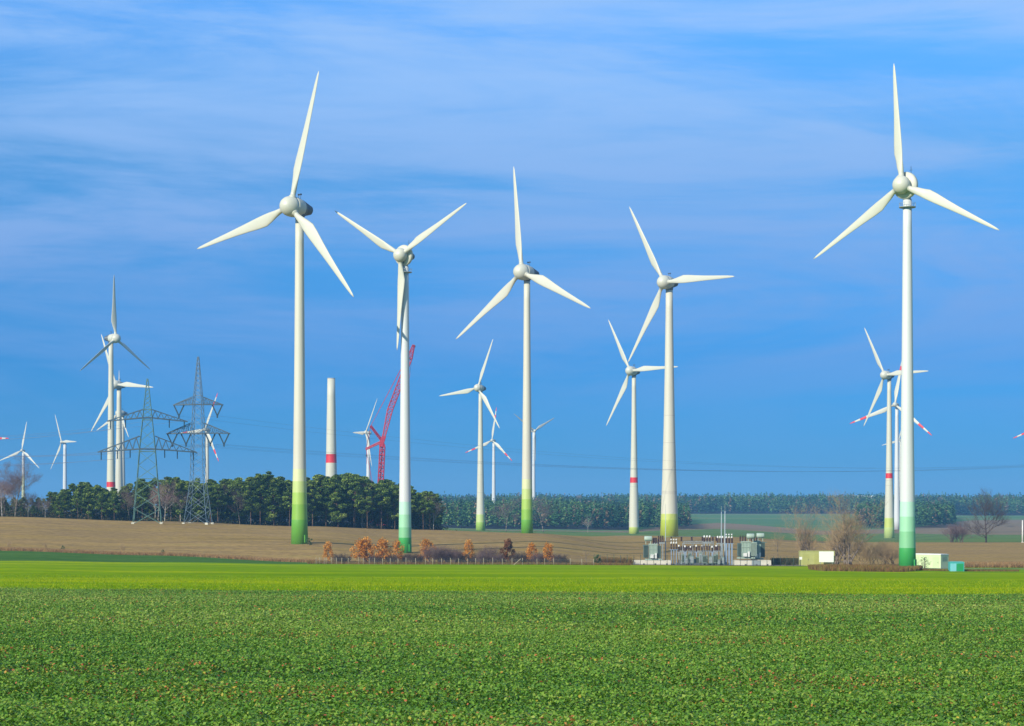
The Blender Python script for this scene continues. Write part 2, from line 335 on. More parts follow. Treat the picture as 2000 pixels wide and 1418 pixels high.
def pine_meshes(Ht, crown0, R, seed, nclump=20, q=210, ls=.8):
    rg = np.random.default_rng(seed); mb = MB(); lean = rg.normal(0, .35, 2)
    ax = lambda t: Vector((lean[0]*t*t*2, lean[1]*t*t*2, Ht*t))
    for i in range(6): mb.bar(ax(i/6*.97), ax((i+1)/6*.97), .46*(1-i/6*.8), 0, .46*(1-(i+1)/6*.8), 7)
    Cs = []; T = []
    for k in range(nclump):
        t = crown0+(1-crown0)*((k+.5)/nclump)**.8; a = k*2.4+rg.normal(0, .4); hh = (t-crown0)/(1-crown0)
        rr = R*(1.05-hh**1.6*.95)*rg.uniform(.55, 1.1)*(.55+.9*min(1, hh*3))
        base = ax(t*.97); c = base+Vector((math.cos(a)*rr, math.sin(a)*rr, rg.uniform(.2, 1.0)))
        mb.bar(base-Vector((0, 0, .5)), c, .14, 0, .04, 4)
        cr = rg.uniform(1.15, 1.9)*(1-.35*hh)
        p = rg.normal(size=(q, 3)); p /= np.linalg.norm(p, axis=1)[:, None]; p *= (rg.random((q, 1))**.4)*np.array([cr*1.15, cr*1.15, cr*.62]); Cs.append(p+np.array(c)); T.append(np.clip(rg.normal(.42, .2)+rg.normal(0, .17, q), 0, 1))
    C = np.vstack(Cs); V, Q = leaf_quads(C, ls*rg.uniform(.6, 1.3, len(C)), .6, .55, rg)
    return mb.mesh('trunk', M['bark']), qmesh('crown', V, Q, M['pine'], np.concatenate(T))
def branch(mb, p, d, ln, w, dep, rg, spread, tw, up=.12, mi=0):
    """one limb of 3 bent pieces that splits"""
    q = p
    for i in range(3):
        d2 = (d+Vector(rg.normal(0, .16, 3))+Vector((0, 0, up*.5))).normalized(); e = q+d2*ln/3
        mb.bar(q, e, w*(1-i*.2), mi if dep > 1 else tw, w*(1-(i+1)*.2), 3 if dep < 4 else 5); q = e; d = d2
        if dep > 0:
            for _ in range(2 if i else 1):
                a = rg.uniform(0, 6.28); s = Vector((math.cos(a), math.sin(a), rg.uniform(-.2, .5)))
                branch(mb, q, (d+s*spread).normalized(), ln*rg.uniform(.55, .75), w*.5, dep-1, rg, spread, tw, up, mi)
def bare_mesh(Ht, trunk, seed, spread=.8, dep=3, w=.5, twig=None, bark=None, stems=1, ff=.45):
    rg = np.random.default_rng(seed); mb = MB(); tbs = []
    for s_ in range(stems):
        tb = MB()
        p = Vector((rg.normal(0, .25*stems**.5), rg.normal(0, .25*stems**.5), 0)) if stems > 1 else Vector((0, 0, 0)); d = Vector((rg.normal(0, .05), rg.normal(0, .05), 1)) if stems == 1 else Vector((rg.normal(0, .35), rg.normal(0, .35), 1)).normalized()
        n = 7; q = p
        for i in range(n):
            e = q+d*(Ht*.72/n); ww = w*(1-i/n*.75); tb.bar(q, e, ww, 0, w*(1-(i+1)/n*.75), 6); q = e; d = (d+Vector(rg.normal(0, .06, 3))).normalized()
            if (i+1)/n > trunk:
                for _ in range(2 if stems == 1 else 1):
                    a = rg.uniform(0, 6.28); branch(mb, q, Vector((math.cos(a)*spread, math.sin(a)*spread, rg.uniform(.3, .9))).normalized(), Ht*ff*rg.uniform(.6, 1)*(1-.45*i/n), ww*.42, dep-1, rg, .75, 1)
        branch(mb, q, d, Ht*.3, w*.2, dep-1, rg, .8, 1)
        tbs.append(tb.mesh('trunk' if stems == 1 else 'stem', [bark or M['bark_grey']]))
    return (tbs if stems > 1 else tbs[0]), mb.mesh('crown', [bark or M['bark_grey'], twig or M['twig']])
def leafy_meshes(Ht, R, seed, leafm, z0=.3, n=900, ls=.4, bark=None, sq=1., clumps=9):
    rg = np.random.default_rng(seed); mb = MB(); T = []; Cs = []
    mb.bar((0, 0, 0), (0, 0, Ht*.5), .22, 0, .14, 6); mb.bar((0, 0, Ht*.5), (0, 0, Ht*.92), .14, 0, .03, 6)
    for k in range(clumps):
        t = z0+(1-z0)*(k+.5)/clumps; a = k*2.4; hh = (t-z0)/(1-z0); rr = R*math.sqrt(max(0, 1-(1.7*hh-.7)**2))*rg.uniform(.25, .8)
        c = Vector((math.cos(a)*rr, math.sin(a)*rr, Ht*t*.93)); mb.bar((0, 0, Ht*t*.75), c, .07, 0, .02, 4)
        cr = R*rg.uniform(.26, .42)*(9/clumps)**.15; q = n//clumps
        p = rg.normal(size=(q, 3)); p /= np.linalg.norm(p, axis=1)[:, None]; p *= (rg.random((q, 1))**.45)*cr*np.array([1, 1, sq]); Cs.append(p+np.array(c)); T.append(np.clip(rg.normal(.5, .12)+rg.normal(0, .2, q), 0, 1))
    C = np.vstack(Cs); V, Q = leaf_quads(C, ls*rg.uniform(.6, 1.3, len(C)), .3, .7, rg)
    return mb.mesh('trunk', bark or M['bark_grey']), qmesh('crown', V, Q, leafm, np.concatenate(T))
def place_tree(name, meshes, loc, label, cat, group, s=1., rz=None, sz=None):
    e = empty(name, loc, random.uniform(0, 6.28) if rz is None else rz, label, cat, group, s)
    if sz: e.scale = (s, s, s*sz)
    for m_ in (meshes[0] if isinstance(meshes[0], list) else [meshes[0]]): link(m_.name.split('.')[0], m_, e)
    link('crown', meshes[1], e); return e
# the wood on the left: every tree of it
pines = [pine_meshes(18, c0, r, 10+i, n_) for i, (c0, r, n_) in enumerate([(.42, 3.0, 20), (.3, 3.2, 24), (.5, 2.8, 18), (.12, 3.3, 28), (.36, 2.6, 20), (.55, 3.2, 17)])]
bares = [bare_mesh(16, .3, 40+i, .7, 5, .42, t, b) for i, (t, b) in enumerate([(M['twig'], M['bark_grey']), (M['twig_pink'], M['birch']), (M['twig'], M['birch'])])]
topx = [-80, 60, 95, 125, 160, 185, 225, 262, 290, 320, 360, 400, 430, 470, 520, 545, 600, 640, 680, 720, 780, 820, 850, 862]
topy = [970, 975, 966, 956, 944, 950, 955, 938, 945, 928, 936, 940, 938, 935, 926, 934, 936, 929, 927, 938, 944, 958, 966, 985]
base_d = itp([-100, 0, 600, 860], [922, 928, 936, 968])
for r in range(9):
    n = [36, 34, 32, 30, 28, 26, 24, 24, 22][r]
    for k in range(n):
        px = -70+(862+70)*(k+random.uniform(.1, .9))/n; d = float(base_d(px))+6+r*8+random.uniform(-3, 3)
        if r == 0 and 270 < px < 410: d += 6
        g = Gp(px, d); top = np.interp(px, topx, topy)+random.uniform(-6, 7)+(0 if r else 8)
        bare_p = .6 if (225 < px < 470 and r < 2) else (.5 if px < 95 else .05)
        if random.random() < bare_p and r < 3:
            hgt = (Zr(top+8, d)-g.z); m_ = bares[random.choice([0, 1, 2])]
            place_tree('bare_tree', m_, g, 'leafless tree with pinkish grey twigs among the pines of the left wood', 'bare tree', 'bare trees in the left wood', max(.55, hgt/16.5)*random.uniform(.8, 1))
        else:
            hgt = Zr(top, d)-g.z; dark = px > 700
            m_ = pines[random.choice([0, 4, 5, 1] if dark else [0, 1, 3, 3, 4, 1])] if r < 3 else pines[random.choice([3, 3, 1])]
            place_tree('pine_tree', m_, g, 'dark green pine in the left wood behind the brown hill', 'pine tree', 'pines of the left wood', hgt/18.6)
# undergrowth at wood edge
und = []
for k_ in range(620):
    px = random.uniform(-70, 864) if k_ < 440 else random.uniform(-70, 240); d = float(base_d(px))+random.uniform(8, 85); g = Gp(px, d); r_ = random.uniform(1.2, 2.6)*(1.5 if d > base_d(px)+40 else 1)
    p = rng.normal(size=(70, 3))*np.array([r_*.8, r_*.8, r_*.6]); p[:, 2] = np.abs(p[:, 2]); und.append(p+np.array(g))
C = np.vstack(und); V, Q = leaf_quads(C, .8, .3)
M['under'] = mat('undergrowth_leaves', None, .9, attr='tint', spec=.1, stops=[(0, l3(48, 50, 34)), (.5, l3(70, 80, 46)), (1, l3(104, 84, 62))])
tag(link('undergrowth', np_mesh('undergrowth', V, Q, [M['under']], rng.random(len(Q)))), 'dark low undergrowth along the foot of the left wood', 'undergrowth', kind='stuff')
bigbare = bare_mesh(17, .2, 77, .95, 6, .6, M['twig'], M['bark_grey'], ff=.42)
place_tree('bare_tree', bigbare, Gp(30, 935), 'big round leafless reddish tree rising at the left edge of the wood', 'bare tree', None, 1.3)
place_tree('bare_tree', bigbare, Gp(8, 945), 'second round leafless tree behind the big reddish one, at the very left edge', 'bare tree', None, 1.15, 2.)
place_tree('bare_tree', bares[1], Gp(4, 925), 'slim pale-stemmed leafless tree at the far left end of the wood', 'bare tree', None, .95)

# far forests (beyond counting)
def far_forest(name, label, px0, px1, dlo, dhi, spacing, h, nq, ls, edge_bias=0, hvar=.22, mt=None, dcap=None):
    dm0 = np.min([dlo(p) for p in (px0, (px0+px1)/2, px1)]); 
    W = (px1-px0)/F*((dlo(px0)+dhi(px1))/2); Dp = dhi((px0+px1)/2)-dlo((px0+px1)/2); n = int(W*Dp/spacing**2)
    px = rng.uniform(px0, px1, n); u = rng.random(n)**(1.6 if edge_bias else 1); d = dlo(px)+(dhi(px)-dlo(px))*u; x = X(px, d); z = H(x, d)
    # local stand structure: clumps of taller and paler stands
    st = .5*np.sin(x*.031+1)+.5*np.sin(d*.023+x*.013); hh = h*(1+hvar*rng.normal(0, .6, n)+.06*st); hh = np.clip(hh, h*.5, h*1.5)
    P = np.repeat(np.stack([x, d, z], 1), nq, 0); m = n*nq; a = rng.uniform(0, 6.283, m); t = rng.random(m)**.8; H_ = np.repeat(hh, nq)
    r = h*.19*(1.02-t)**.55*np.sqrt(rng.random(m))*np.repeat(rng.uniform(.75, 1.25, n), nq)
    C = P+np.stack([np.cos(a)*r, np.sin(a)*r, H_*(.14+.86*t)], 1)
    V, Q = leaf_quads(C, ls*rng.uniform(.6, 1.4, m)*(1.15-.5*t), .8, .7)
    tt = np.clip(np.repeat(np.clip(.42+.22*st+rng.normal(0, .22, n), 0, .92), nq)+rng.normal(0, .05, m), 0, .92)
    br = np.repeat(rng.random(n) < .09, nq); tt[br] = 1
    o = link(name, np_mesh(name, V, Q, [mt or M['pine_far']], tt)); return tag(o, label, 'forest', kind='stuff')
K = lambda v: (lambda p: np.interp(p, [0, 2000], [v, v]))
far_forest('forest', 'blue-green coniferous forest along the whole horizon', 850, 2120, K(3300), K(4020), 10, 22, 30, 4.0, hvar=.28)
far_forest('forest', 'teal conifer wood behind the middle turbines, ending at the fields', 845, 1345, itp([845, 1240, 1345], [1700, 1790, 1960]), itp([845, 1345], [2650, 2600]), 7.5, 18, 44, 2.6)
far_forest('forest', 'dark conifer wood behind the biggest turbine on the right', 1672, 1862, K(2090), K(3000), 8, 20, 44, 3.0)

# single trees and bushes
def bare(px, d, row_top, mesh_h, ms, label, cat='bare tree', grp=None, name='bare_tree', wide=1.):
    g = Gp(px, d); s = (Zr(row_top, d)-g.z)/mesh_h; e = place_tree(name, ms, g, label, cat, grp, s*wide); e.scale = (s*wide, s*wide, s); return e
tanm = [bare_mesh(17, .08, 90+i, .6, 4, .55, M['twig_tan'], M['bark_grey'], stems=7, ff=.34) for i in range(2)]
slim = bare_mesh(14, .2, 95, .35, 4, .22, M['twig_tan'], M['bark_grey'], ff=.25)
oakb = bare_mesh(24, .1, 98, 1.2, 5, 1.3, M['twig_dark'], M['twig_dark'], ff=.55)
shr = [bare_mesh(4, .0, 60+i, .7, 4, .17, t_, t_, stems=11 if i < 3 else 4, ff=.5) for i, t_ in enumerate([M['twig'], M['twig_dark'], M['twig_tan'], M['twig_tan']])]
bare(1655, 704, 988, 17.5, tanm[0], 'tall many-stemmed leafless tree right of the white panel')
bare(1632, 712, 1014, 17.5, tanm[1], 'leafless tree just left of the tall many-stemmed one, behind the white panel')
bare(1520, 708, 1018, 14, slim, 'slim leafless tree between substation and olive container')
bare(1578, 760, 1004, 17.5, tanm[1], 'leafless tree behind the olive container', wide=.8)
bare(1926, 1095, 974, 25, oakb, 'dark gnarled leafless oak alone in the field near the right edge', wide=.85)
bare(1866, 1100, 1026, 4.2, shr[0], 'small reddish bush left of the lone dark oak', 'bush', name='bare_bush', wide=1.1)
bare(988, 1600, 982, 16.5, bares[0], 'pinkish leafless tree left of the central green-footed turbine', wide=1.5)
bare(1061, 1600, 980, 16.5, bares[0], 'pinkish leafless tree right of the central green-footed turbine', wide=1.5)
bare(1148, 1640, 1012, 16.5, bares[1], 'small pale leafless tree at the edge of the teal wood')
for i, px in enumerate((1692, 1708, 1722, 1738, 1750)):
    bare(px, 706+i*3, 1058+(i*7) % 9, 4.2, shr[3], 'tan leafless thicket bush between tall bare tree and the biggest turbine', 'bush', 'tan bushes left of the biggest turbine', 'bare_bush', 1.0)
for i, (px, tp, k) in enumerate([(662, 1082, 1), (676, 1085, 1), (808, 1080, 1), (822, 1084, 0), (853, 1068, 0), (866, 1074, 0), (880, 1072, 0), (893, 1078, 0), (905, 1082, 1), (940, 1082, 0), (957, 1070, 0), (968, 1084, 0), (980, 1084, 0), (1008, 1082, 1), (1024, 1080, 1), (1052, 1082, 0), (1064, 1082, 1), (1085, 1084, 0), (1096, 1084, 1), (720, 1084, 0), (735, 1085, 1), (752, 1084, 0), (768, 1085, 1), (790, 1084, 0), (925, 1084, 1), (1040, 1084, 0), (1108, 1090, 2)]):
    bare(px, 660+(i*5) % 9, tp, 4.2, shr[k], 'low leafless purplish bush in the row behind the post fence', 'bush', 'leafless bushes behind the post fence', 'bare_bush', 1.15)
bare(727, 676, 1040, 14, slim, 'grey leafless tree standing behind the row of rusty oaks', wide=2.2)
bare(1146, 668, 1064, 14, slim, 'small twiggy leafless tree right of the bush row', wide=1.6)
for px, d, tp, lb in ((15, 706, 1052, 'faint twiggy bush at the foot of brown hill, far left'), (90, 704, 1056, 'twiggy bush on brown hill beside small dark shrub'), (243, 702, 1058, 'lone twiggy bush on the brown hill verge below the pylons')):
    bare(px, d, tp+5, 4.2, shr[3], lb, 'bush', None, 'bare_bush', .7)
oaks = [leafy_meshes(7, 2.9, 120+i, M['oak_leaf'], .22, 1300, .4, clumps=19) for i in range(3)]; oakd = leafy_meshes(7, 2.6, 130, M['oak_leaf_brown'], .2, 2000, .4, clumps=17)
for i, (px, top, wd, k, lb) in enumerate([(641, 1056, .8, 0, 'small rusty-leaved oak, leftmost behind the post fence'), (703, 1050, 1.0, 1, 'rusty oak, left of the tight clump in front of green-footed tower'), (716, 1047, .95, 0, 'rusty oak in the middle of the left clump'),
        (747, 1049, 1.1, 2, 'broad rusty oak left of the mint-green tower foot'), (775, 1053, .9, 1, 'rusty oak touching the mint-green tower foot'), (833, 1049, .95, 2, 'rusty oak just right of the mint-green tower foot'),
        (916, 1052, .75, 0, 'thin rusty oak standing alone behind the fence, below the slim middle turbine'), (992, 1050, .9, 9, 'darker brown-leaved oak behind the fence, left of the central tower'), (1038, 1058, 1.0, 1, 'rusty oak behind the fence right below the central tower'), (1071, 1058, 1.0, 2, 'rusty oak, rightmost of the row behind the post fence')]):
    g = Gp(px, 664+i % 3); s = (Zr(top, g.y)-g.z)/7.1; e = place_tree('oak_tree', oakd if k == 9 else oaks[k], g, lb, 'oak tree', 'rust-coloured oaks along the fence', s); e.scale = (s*wd*1.0, s*wd*1.0, s*.97)
kb = leafy_meshes(3.2, 1.9, 141, M['bush_leaf'], .05, 260, .28, clumps=22)
gb = leafy_meshes(3.4, 1.7, 140, M['bush_leaf'], .08, 600, .35, clumps=7)
for px, d, s, lb in ((1166, 664, 1.0, 'small grey-green conifer bush left of the substation fence'), (1806, 636, 1.15, 'loose green bush in front of the pale green kiosk'), (123, 700, .55, 'small dark round shrub on the brown hill, left'), (318, 698, .45, 'tiny dark shrub on the verge below the left pylon'), (604, 750, .8, 'small green bush at the foot of the yellow-green tower')):
    place_tree('green_bush', kb if px == 1806 else gb, Gp(px, d), lb, 'bush', None, s)

# ------------------------------------------------------------------ wind turbines
M['white'] = mat('turbine_white', lin(192, 192, 174), .45, .03, .15)
M['concrete_white'] = mat('tower_paint', lin(194, 192, 172), .55, .035, .12, stretch=(1, 1, .3))
M['cool_white'] = mat('cool_tower_paint', lin(198, 202, 198), .5, .025, .12, stretch=(1, 1, .3))
M['red'] = mat('signal_red', lin(205, 30, 28), .5, .05, .3)
M['dirty'] = mat('joint_grey', lin(176, 172, 156), .6, .08, .4)
M['metal'] = mat('galvanised_steel', lin(150, 158, 156), .5, .1, 1, metal=.3)
M['darkmetal'] = mat('dark_grey_metal', lin(86, 92, 96), .5, .15, .6, metal=.2)
g = lambda n, c: M.setdefault(n, mat(n, lin(*c), .5, .03, .2))
YG = [g('leaf_green_paint', (96, 158, 52)), g('grass_green_paint', (124, 170, 56)), g('lime_paint', (150, 184, 78)), g('pale_lime_paint', (176, 194, 116)), g('cream_lime_paint', (196, 202, 152))]
MG = [g('emerald_paint', (58, 156, 74)), g('mint_paint', (120, 182, 130)), g('light_mint_paint', (146, 200, 158)), g('pale_mint_paint', (172, 210, 186))]
LG = [g('acid_lime_paint', (164, 182, 62)), g('acid_lime_light_paint', (178, 190, 92)), g('acid_cream_paint', (196, 200, 144))]
def blade_mesh(R, r0, stripes=False, chord=None, root=None):
    """span +Z, leading edge +X, trailing bulge -X, wind side -Y"""
    c = chord or R*.092; rt = root or R*.036; S = [(0, rt*1.3, rt*1.3, 0), (.018, rt*1.3, rt*1.3, 0), (.02, rt, rt, 0), (.05, rt, rt*.95, 0), (.10, rt*1.35, rt*.8, -.1), (.16, c*.82, c*.22, -.16), (.22, c, c*.17, -.2), (.30, c*.95, c*.15, -.19), (.42, c*.78, c*.14, -.17), (.55, c*.62, c*.13, -.15), (.68, c*.5, c*.12, -.13), (.80, c*.4, c*.10, -.1), (.90, c*.3, c*.08, -.08), (.965, c*.19, c*.05, -.04), (1, c*.05, c*.02, 0)]
    if stripes: S = [(t, *[np.interp(t, [s[0] for s in S], [s[j] for s in S]) for j in (1, 2, 3)]) for t in sorted(set([s[0] for s in S]) | {.62, .76, .88})]
    mb = MB(); n = 14; vs = []
    for t, ch, th, off in S:
        z = r0+(R-r0)*t; tw = rad(16)*(1-t)**1.5*min(1, t*6)-.02; pre = -R*.012*t*t
        for k in range(n):
            a = 2*math.pi*k/n; x = math.cos(a)*ch/2+off*ch; y = math.sin(a)*th/2
            x, y = x*math.cos(tw)+y*math.sin(tw), -x*math.sin(tw)+y*math.cos(tw); vs.append((x, y+pre, z))
    mi = []
    for i in range(len(S)-1):
        t = S[i][0]; m = 0
        if stripes and (.62 <= t < .76 or t >= .88): m = 1
        mi.append(m)
    b = len(mb.v); mb.v += vs
    for i in range(len(S)-1):
        for k in range(n): mb.f.append([i*n+k, i*n+(k+1) % n, (i+1)*n+(k+1) % n, (i+1)*n+k]); mb.m.append(mi[i]); mb.sm.append(True)
    mb.f.append(list(range(n))[::-1]); mb.m.append(0); mb.sm.append(False); mb.f.append([(len(S)-1)*n+k for k in range(n)]); mb.m.append(mi[-1]); mb.sm.append(False)
    return mb.mesh('blade', [M['white'], M['red']])
CACHE = {}
def turbine(label, R, d, xt, zh, psi, th, tilt, cone, oh, style, prof, bands=(), whites='concrete_white', stripes=False, joints=(), grp='wind turbines of the wind farm', pitch=0):
    """prof: [(height fraction, diameter m)] ; bands: [(z0 m, z1 m, material)]"""
    g0 = Gp(xt, d, -.4); hubz = zh-g0.z
    e = empty('wind_turbine', g0, 0, label, 'wind turbine', grp)
    eggr = {'egg': R*.076, 'ring': R*.104, 'far': R*.05}[style]
    top = hubz-eggr*(.86 if style != 'ring' else 1.05)
    # tower
    cutz = sorted(set([0, top]+[f*top for f, _ in prof]+[z for b in bands for z in b[:2]]+[z for j in joints for z in (j, j+.35)]+list(np.linspace(0, top, 14))))
    cutz = [z for z in cutz if 0 <= z <= top]; pf = [f*top for f, _ in prof]; pd = [q for _, q in prof]
    mats = [M[whites]]; mi = []
    for a, b in zip(cutz, cutz[1:]):
        zc = (a+b)/2; mm = M[whites]
        for b0, b1, bm in bands:
            if b0 <= zc < b1: mm = bm
        for j in joints:
            if j <= zc < j+.35: mm = M['dirty']
        if mm not in mats: mats.append(mm)
        mi.append(mats.index(mm))
    mb = MB(); mb.lathe([(float(np.interp(z, pf, pd))/2, z) for z in cutz], 40 if d < 1300 else 20, mi); tw = mb.build('tower', mats, e)
    if d < 900:
        db = MB(); rr = pd[0]/2; db.box(-.55, .55, -.25, .2, .3, 3.0); o = db.build('door', M['darkmetal'] if not bands else bands[0][2], e); a_ = rad(-40)
        o.location = (math.cos(a_)*rr*.99, math.sin(a_)*rr*.99, .6); o.rotation_euler = (0, 0, a_+math.pi/2)
    Rt = Matrix.Rotation(-psi*math.pi/180, 4, 'Z') @ Matrix.Rotation(-rad(tilt), 4, 'X')
    def sub(name, me):
        o = link(name, me, e); o.matrix_local = Matrix.Translation((0, 0, hubz)) @ Rt; return o
    AX = Matrix.Rotation(rad(90), 4, 'X')        # lathe z -> -y (towards the wind)
    r0 = eggr
    if style == 'egg':
        q = eggr
        mb = MB(); mb.lathe([(q*a, b) for a, b in ((.05, -2.75*q+oh), (.32, -2.7*q+oh), (.47, -2.45*q+oh), (.62, -1.95*q+oh), (.82, -1.4*q+oh), (.96, -.8*q+oh), (1.0, -.4*q+oh), (1.0, -.22*q+oh))], 28, None, AX); o = sub('nacelle', mb.mesh('nacelle', M['white']))
        mb = MB()
        for k in range(5): mb.lathe([(q*(.80-.085*k)*1.0, oh-q*(1.36+.27*k)), (q*(.80-.085*k)*1.05, oh-q*(1.42+.27*k)), (q*(.80-.085*k)*.97, oh-q*(1.58+.27*k))], 24, None, AX, False)
        sub('rear_shade_fin', mb.mesh('rear_shade_fin', M['darkmetal']))  # dark fin rings; their colour also puts shade on the nacelle's rear
        mb = MB(); mb.bar((-.5, 1.2*q-oh, q*.6), (-.5, 1.2*q-oh, q*1.35), .12); mb.bar((.5, 1.2*q-oh, q*.6), (.5, 1.2*q-oh, q*1.25), .12); mb.bar((-.9, 1.2*q-oh, q*1.28), (.9, 1.2*q-oh, q*1.28), .1); mb.box(-.75, -.4, 1.1*q-oh, 1.3*q-oh, q*1.28, q*1.42); mb.box(.4, .75, 1.1*q-oh, 1.3*q-oh, q*1.28, q*1.42)
        sub('weather_mast', mb.mesh('weather_mast', M['darkmetal']))
        mb = MB(); mb.lathe([(q*a, b) for a, b in ((1.0, oh-.2*q), (.995, oh+.05*q), (.95, oh+.32*q), (.84, oh+.6*q), (.66, oh+.85*q), (.42, oh+1.03*q), (.14, oh+1.12*q), (.01, oh+1.13*q))], 32, None, AX); sub('hub', mb.mesh('hub', M['white']))
        mb = MB(); mb.lathe([(pd[-1]/2*1.02, top-.8), (pd[-1]/2*1.06, top-.2), (q*.62, top+q*.2), (q*.55, top+q*.7)], 24); mb.build('yaw_ring', M['darkmetal'], e)
    elif style == 'ring':
        q = eggr
        mb = MB(); mb.lathe([(q*.02, oh-2.05*q), (q*.3, oh-2.0*q), (q*.42, oh-1.7*q), (q*.5, oh-1.1*q), (q*.62, oh-.75*q), (q*.66, oh-.4*q)], 24, None, AX); sub('nacelle', mb.mesh('nacelle', M['darkmetal']))
        mb = MB(); mb.lathe([(q*.5, oh-.78*q), (q*.98, oh-.76*q), (q*1.06, oh-.68*q), (q*1.08, oh-.5*q), (q*1.02, oh-.36*q), (q*.6, oh-.34*q)], 36, None, AX); sub('generator_ring', mb.mesh('generator_ring', M['white']))
        mb = MB(); mb.lathe([(q*a*.72, oh+b*q*.72) for a, b in ((.6, -.62), (.86, -.4), (.98, -.1), (1.0, .15), (.93, .45), (.76, .72), (.5, .92), (.2, 1.03), (.01, 1.05))], 30, None, AX); sub('hub', mb.mesh('hub', M['white']))
        mb = MB(); mb.lathe([(pd[-1]/2*.8, top-.3), (pd[-1]/2*.8, top+q*.1), (q*.42, top+q*.3), (q*.4, top+q*.75)], 24); mb.build('yaw_ring', M['darkmetal'], e)
        zp = top-R*.07; rp = pd[-1]*.98; mb = MB(); mb.lathe([(pd[-1]*.45, zp), (rp, zp), (rp, zp+.25), (pd[-1]*.45, zp+.25)], 24)
        for k in range(12):
            a = k*math.pi/6; p = Vector((math.cos(a)*rp*.97, math.sin(a)*rp*.97, zp+.2)); mb.bar(p, p+Vector((0, 0, 1.2)), .07)
            a2 = a+math.pi/6; p2 = Vector((math.cos(a2)*rp*.97, math.sin(a2)*rp*.97, zp+1.35)); mb.bar(p+Vector((0, 0, 1.15)), p2, .07)
        mb.build('platform', M['metal'], e)
        mb = MB(); mb.bar((.3, 1.3*q-oh, q*.4), (.3, 1.3*q-oh, q*1.6), .1); mb.bar((-.2, 1.3*q-oh, q*1.3), (.8, 1.3*q-oh, q*1.3), .08); sub('weather_mast', mb.mesh('weather_mast', M['darkmetal']))
        r0 = q*.62
    else:
        q = eggr; mb = MB(); mb.lathe([(q*a, oh+b*q) for a, b in ((.3, -3.0), (.72, -2.9), (.86, -2.4), (.92, -1.2), (.9, -.45))], 16, None, AX); sub('nacelle', mb.mesh('nacelle', M['white']))
        mb = MB(); mb.lathe([(q*a, oh+b*q) for a, b in ((.9, -.4), (.96, 0), (.85, .5), (.5, .9), (.02, 1.05))], 16, None, AX); sub('hub', mb.mesh('hub', M['white'])); r0 = q*.6
    key = (R, stripes, style)
    if key not in CACHE: CACHE[key] = blade_mesh(R, r0*.8, stripes, root=R*(.04 if style != 'ring' else .045), chord=R*(.092 if style != 'ring' else .086))
    for k in range(3):
        o = link('blade', CACHE[key], e)
        o.matrix_local = Matrix.Translation((0, 0, hubz)) @ Rt @ Matrix.Translation((0, -oh, 0)) @ Matrix.Rotation(rad(th+120*k), 4, 'Y') @ Matrix.Rotation(math.atan(cone), 4, 'X') @ Matrix.Rotation(rad(pitch), 4, 'Z')
    return e
def bandz(d, xt, rows, ms):
    g0 = Gp(xt, d); return [(Zr(rows[i], d)-g0.z+.4 if i else -1, Zr(rows[i+1], d)-g0.z+.4, ms[i]) for i in range(len(ms))]
wide = [(0, 6.4), (.12, 5.5), (.25, 4.75), (.5, 4.0), (.8, 3.45), (1, 3.1)]
fat = [(0, 10.2), (.1, 9.2), (.25, 7.7), (.45, 6.2), (.7, 4.9), (.9, 4.1), (1, 3.9)]
thin = [(0, 5.0), (.15, 4.1), (.4, 3.55), (.7, 3.0), (1, 2.5)]
turbine('big wind turbine left of centre on yellow-green banded foot, nacelle rear dark with shade', 50, 758, 585.1, 110.5, 39, 16, 2.5, .016, 4.7, 'egg', wide, bandz(758, 585, [1062, 1015, 985, 962, 940, 916], YG))
turbine('wind turbine with one blade hanging straight down in front of its white tower, mint foot', 35, 755, 791.1, 92.6, 34, 62, -1.2, .025, 2.7, 'ring', [(0, 4.9), (.1, 4.6), (.3, 4.0), (.6, 3.3), (1, 2.6)], bandz(755, 791, [1082, 1050, 1030, 1005, 980], MG), 'cool_white')
turbine('central wind turbine with upright blade and deep green banded foot', 50, 956, 1029.3, 109.2, 44, 114, 2.5, .032, 3.5, 'egg', [(0, 5.6), (.15, 4.95), (.35, 4.3), (.7, 3.4), (1, 2.9)], bandz(956, 1029, [1041, 1015, 995, 975, 955, 936], YG))
turbine('wide-footed concrete wind turbine with acid green base behind the substation', 50, 1124, 1307.2, 123.0, 45, 91, -.3, .010, 4.4, 'egg', fat, bandz(1124, 1307, [1048, 1015, 1004, 1003], LG), joints=(24, 24.7, 25.4, 37, 52, 67))
turbine('closest and tallest white wind turbine on the right, emerald and mint banded foot', 35, 591, 1772.2, 92.6, 41, 117, -.6, .016, 3.1, 'ring', [(0, 5.0), (.12, 4.5), (.3, 3.9), (.6, 3.2), (1, 2.45)], bandz(591, 1772, [1118, 1070, 1038, 1009, 980], MG), 'cool_white')
turbine('slim wind turbine with pale lime foot left of the central one', 41, 1617, 938.5, 93.7, 41, 23, 1.6, .015, 3.1, 'egg', [(0, 7.6), (.2, 6.0), (.5, 4.6), (.8, 3.4), (1, 2.9)], bandz(1617, 938, [1038, 1020, 1005, 1004], [YG[2], YG[3], YG[4]]), joints=(30, 44))
turbine('wind turbine with red ring and yellowish foot left of the substation', 50, 1644, 1238.2, 108.8, 45, 89, 2.9, -.013, 4.5, 'egg', [(0, 8.2), (.2, 7.2), (.45, 5.4), (.75, 3.9), (1, 3.3)], bandz(1644, 1238, [1046, 1030, 1029], LG[1:])+[(Zr(946, 1644)+23, Zr(935, 1644)+23, M['red'])], joints=(38, 41))
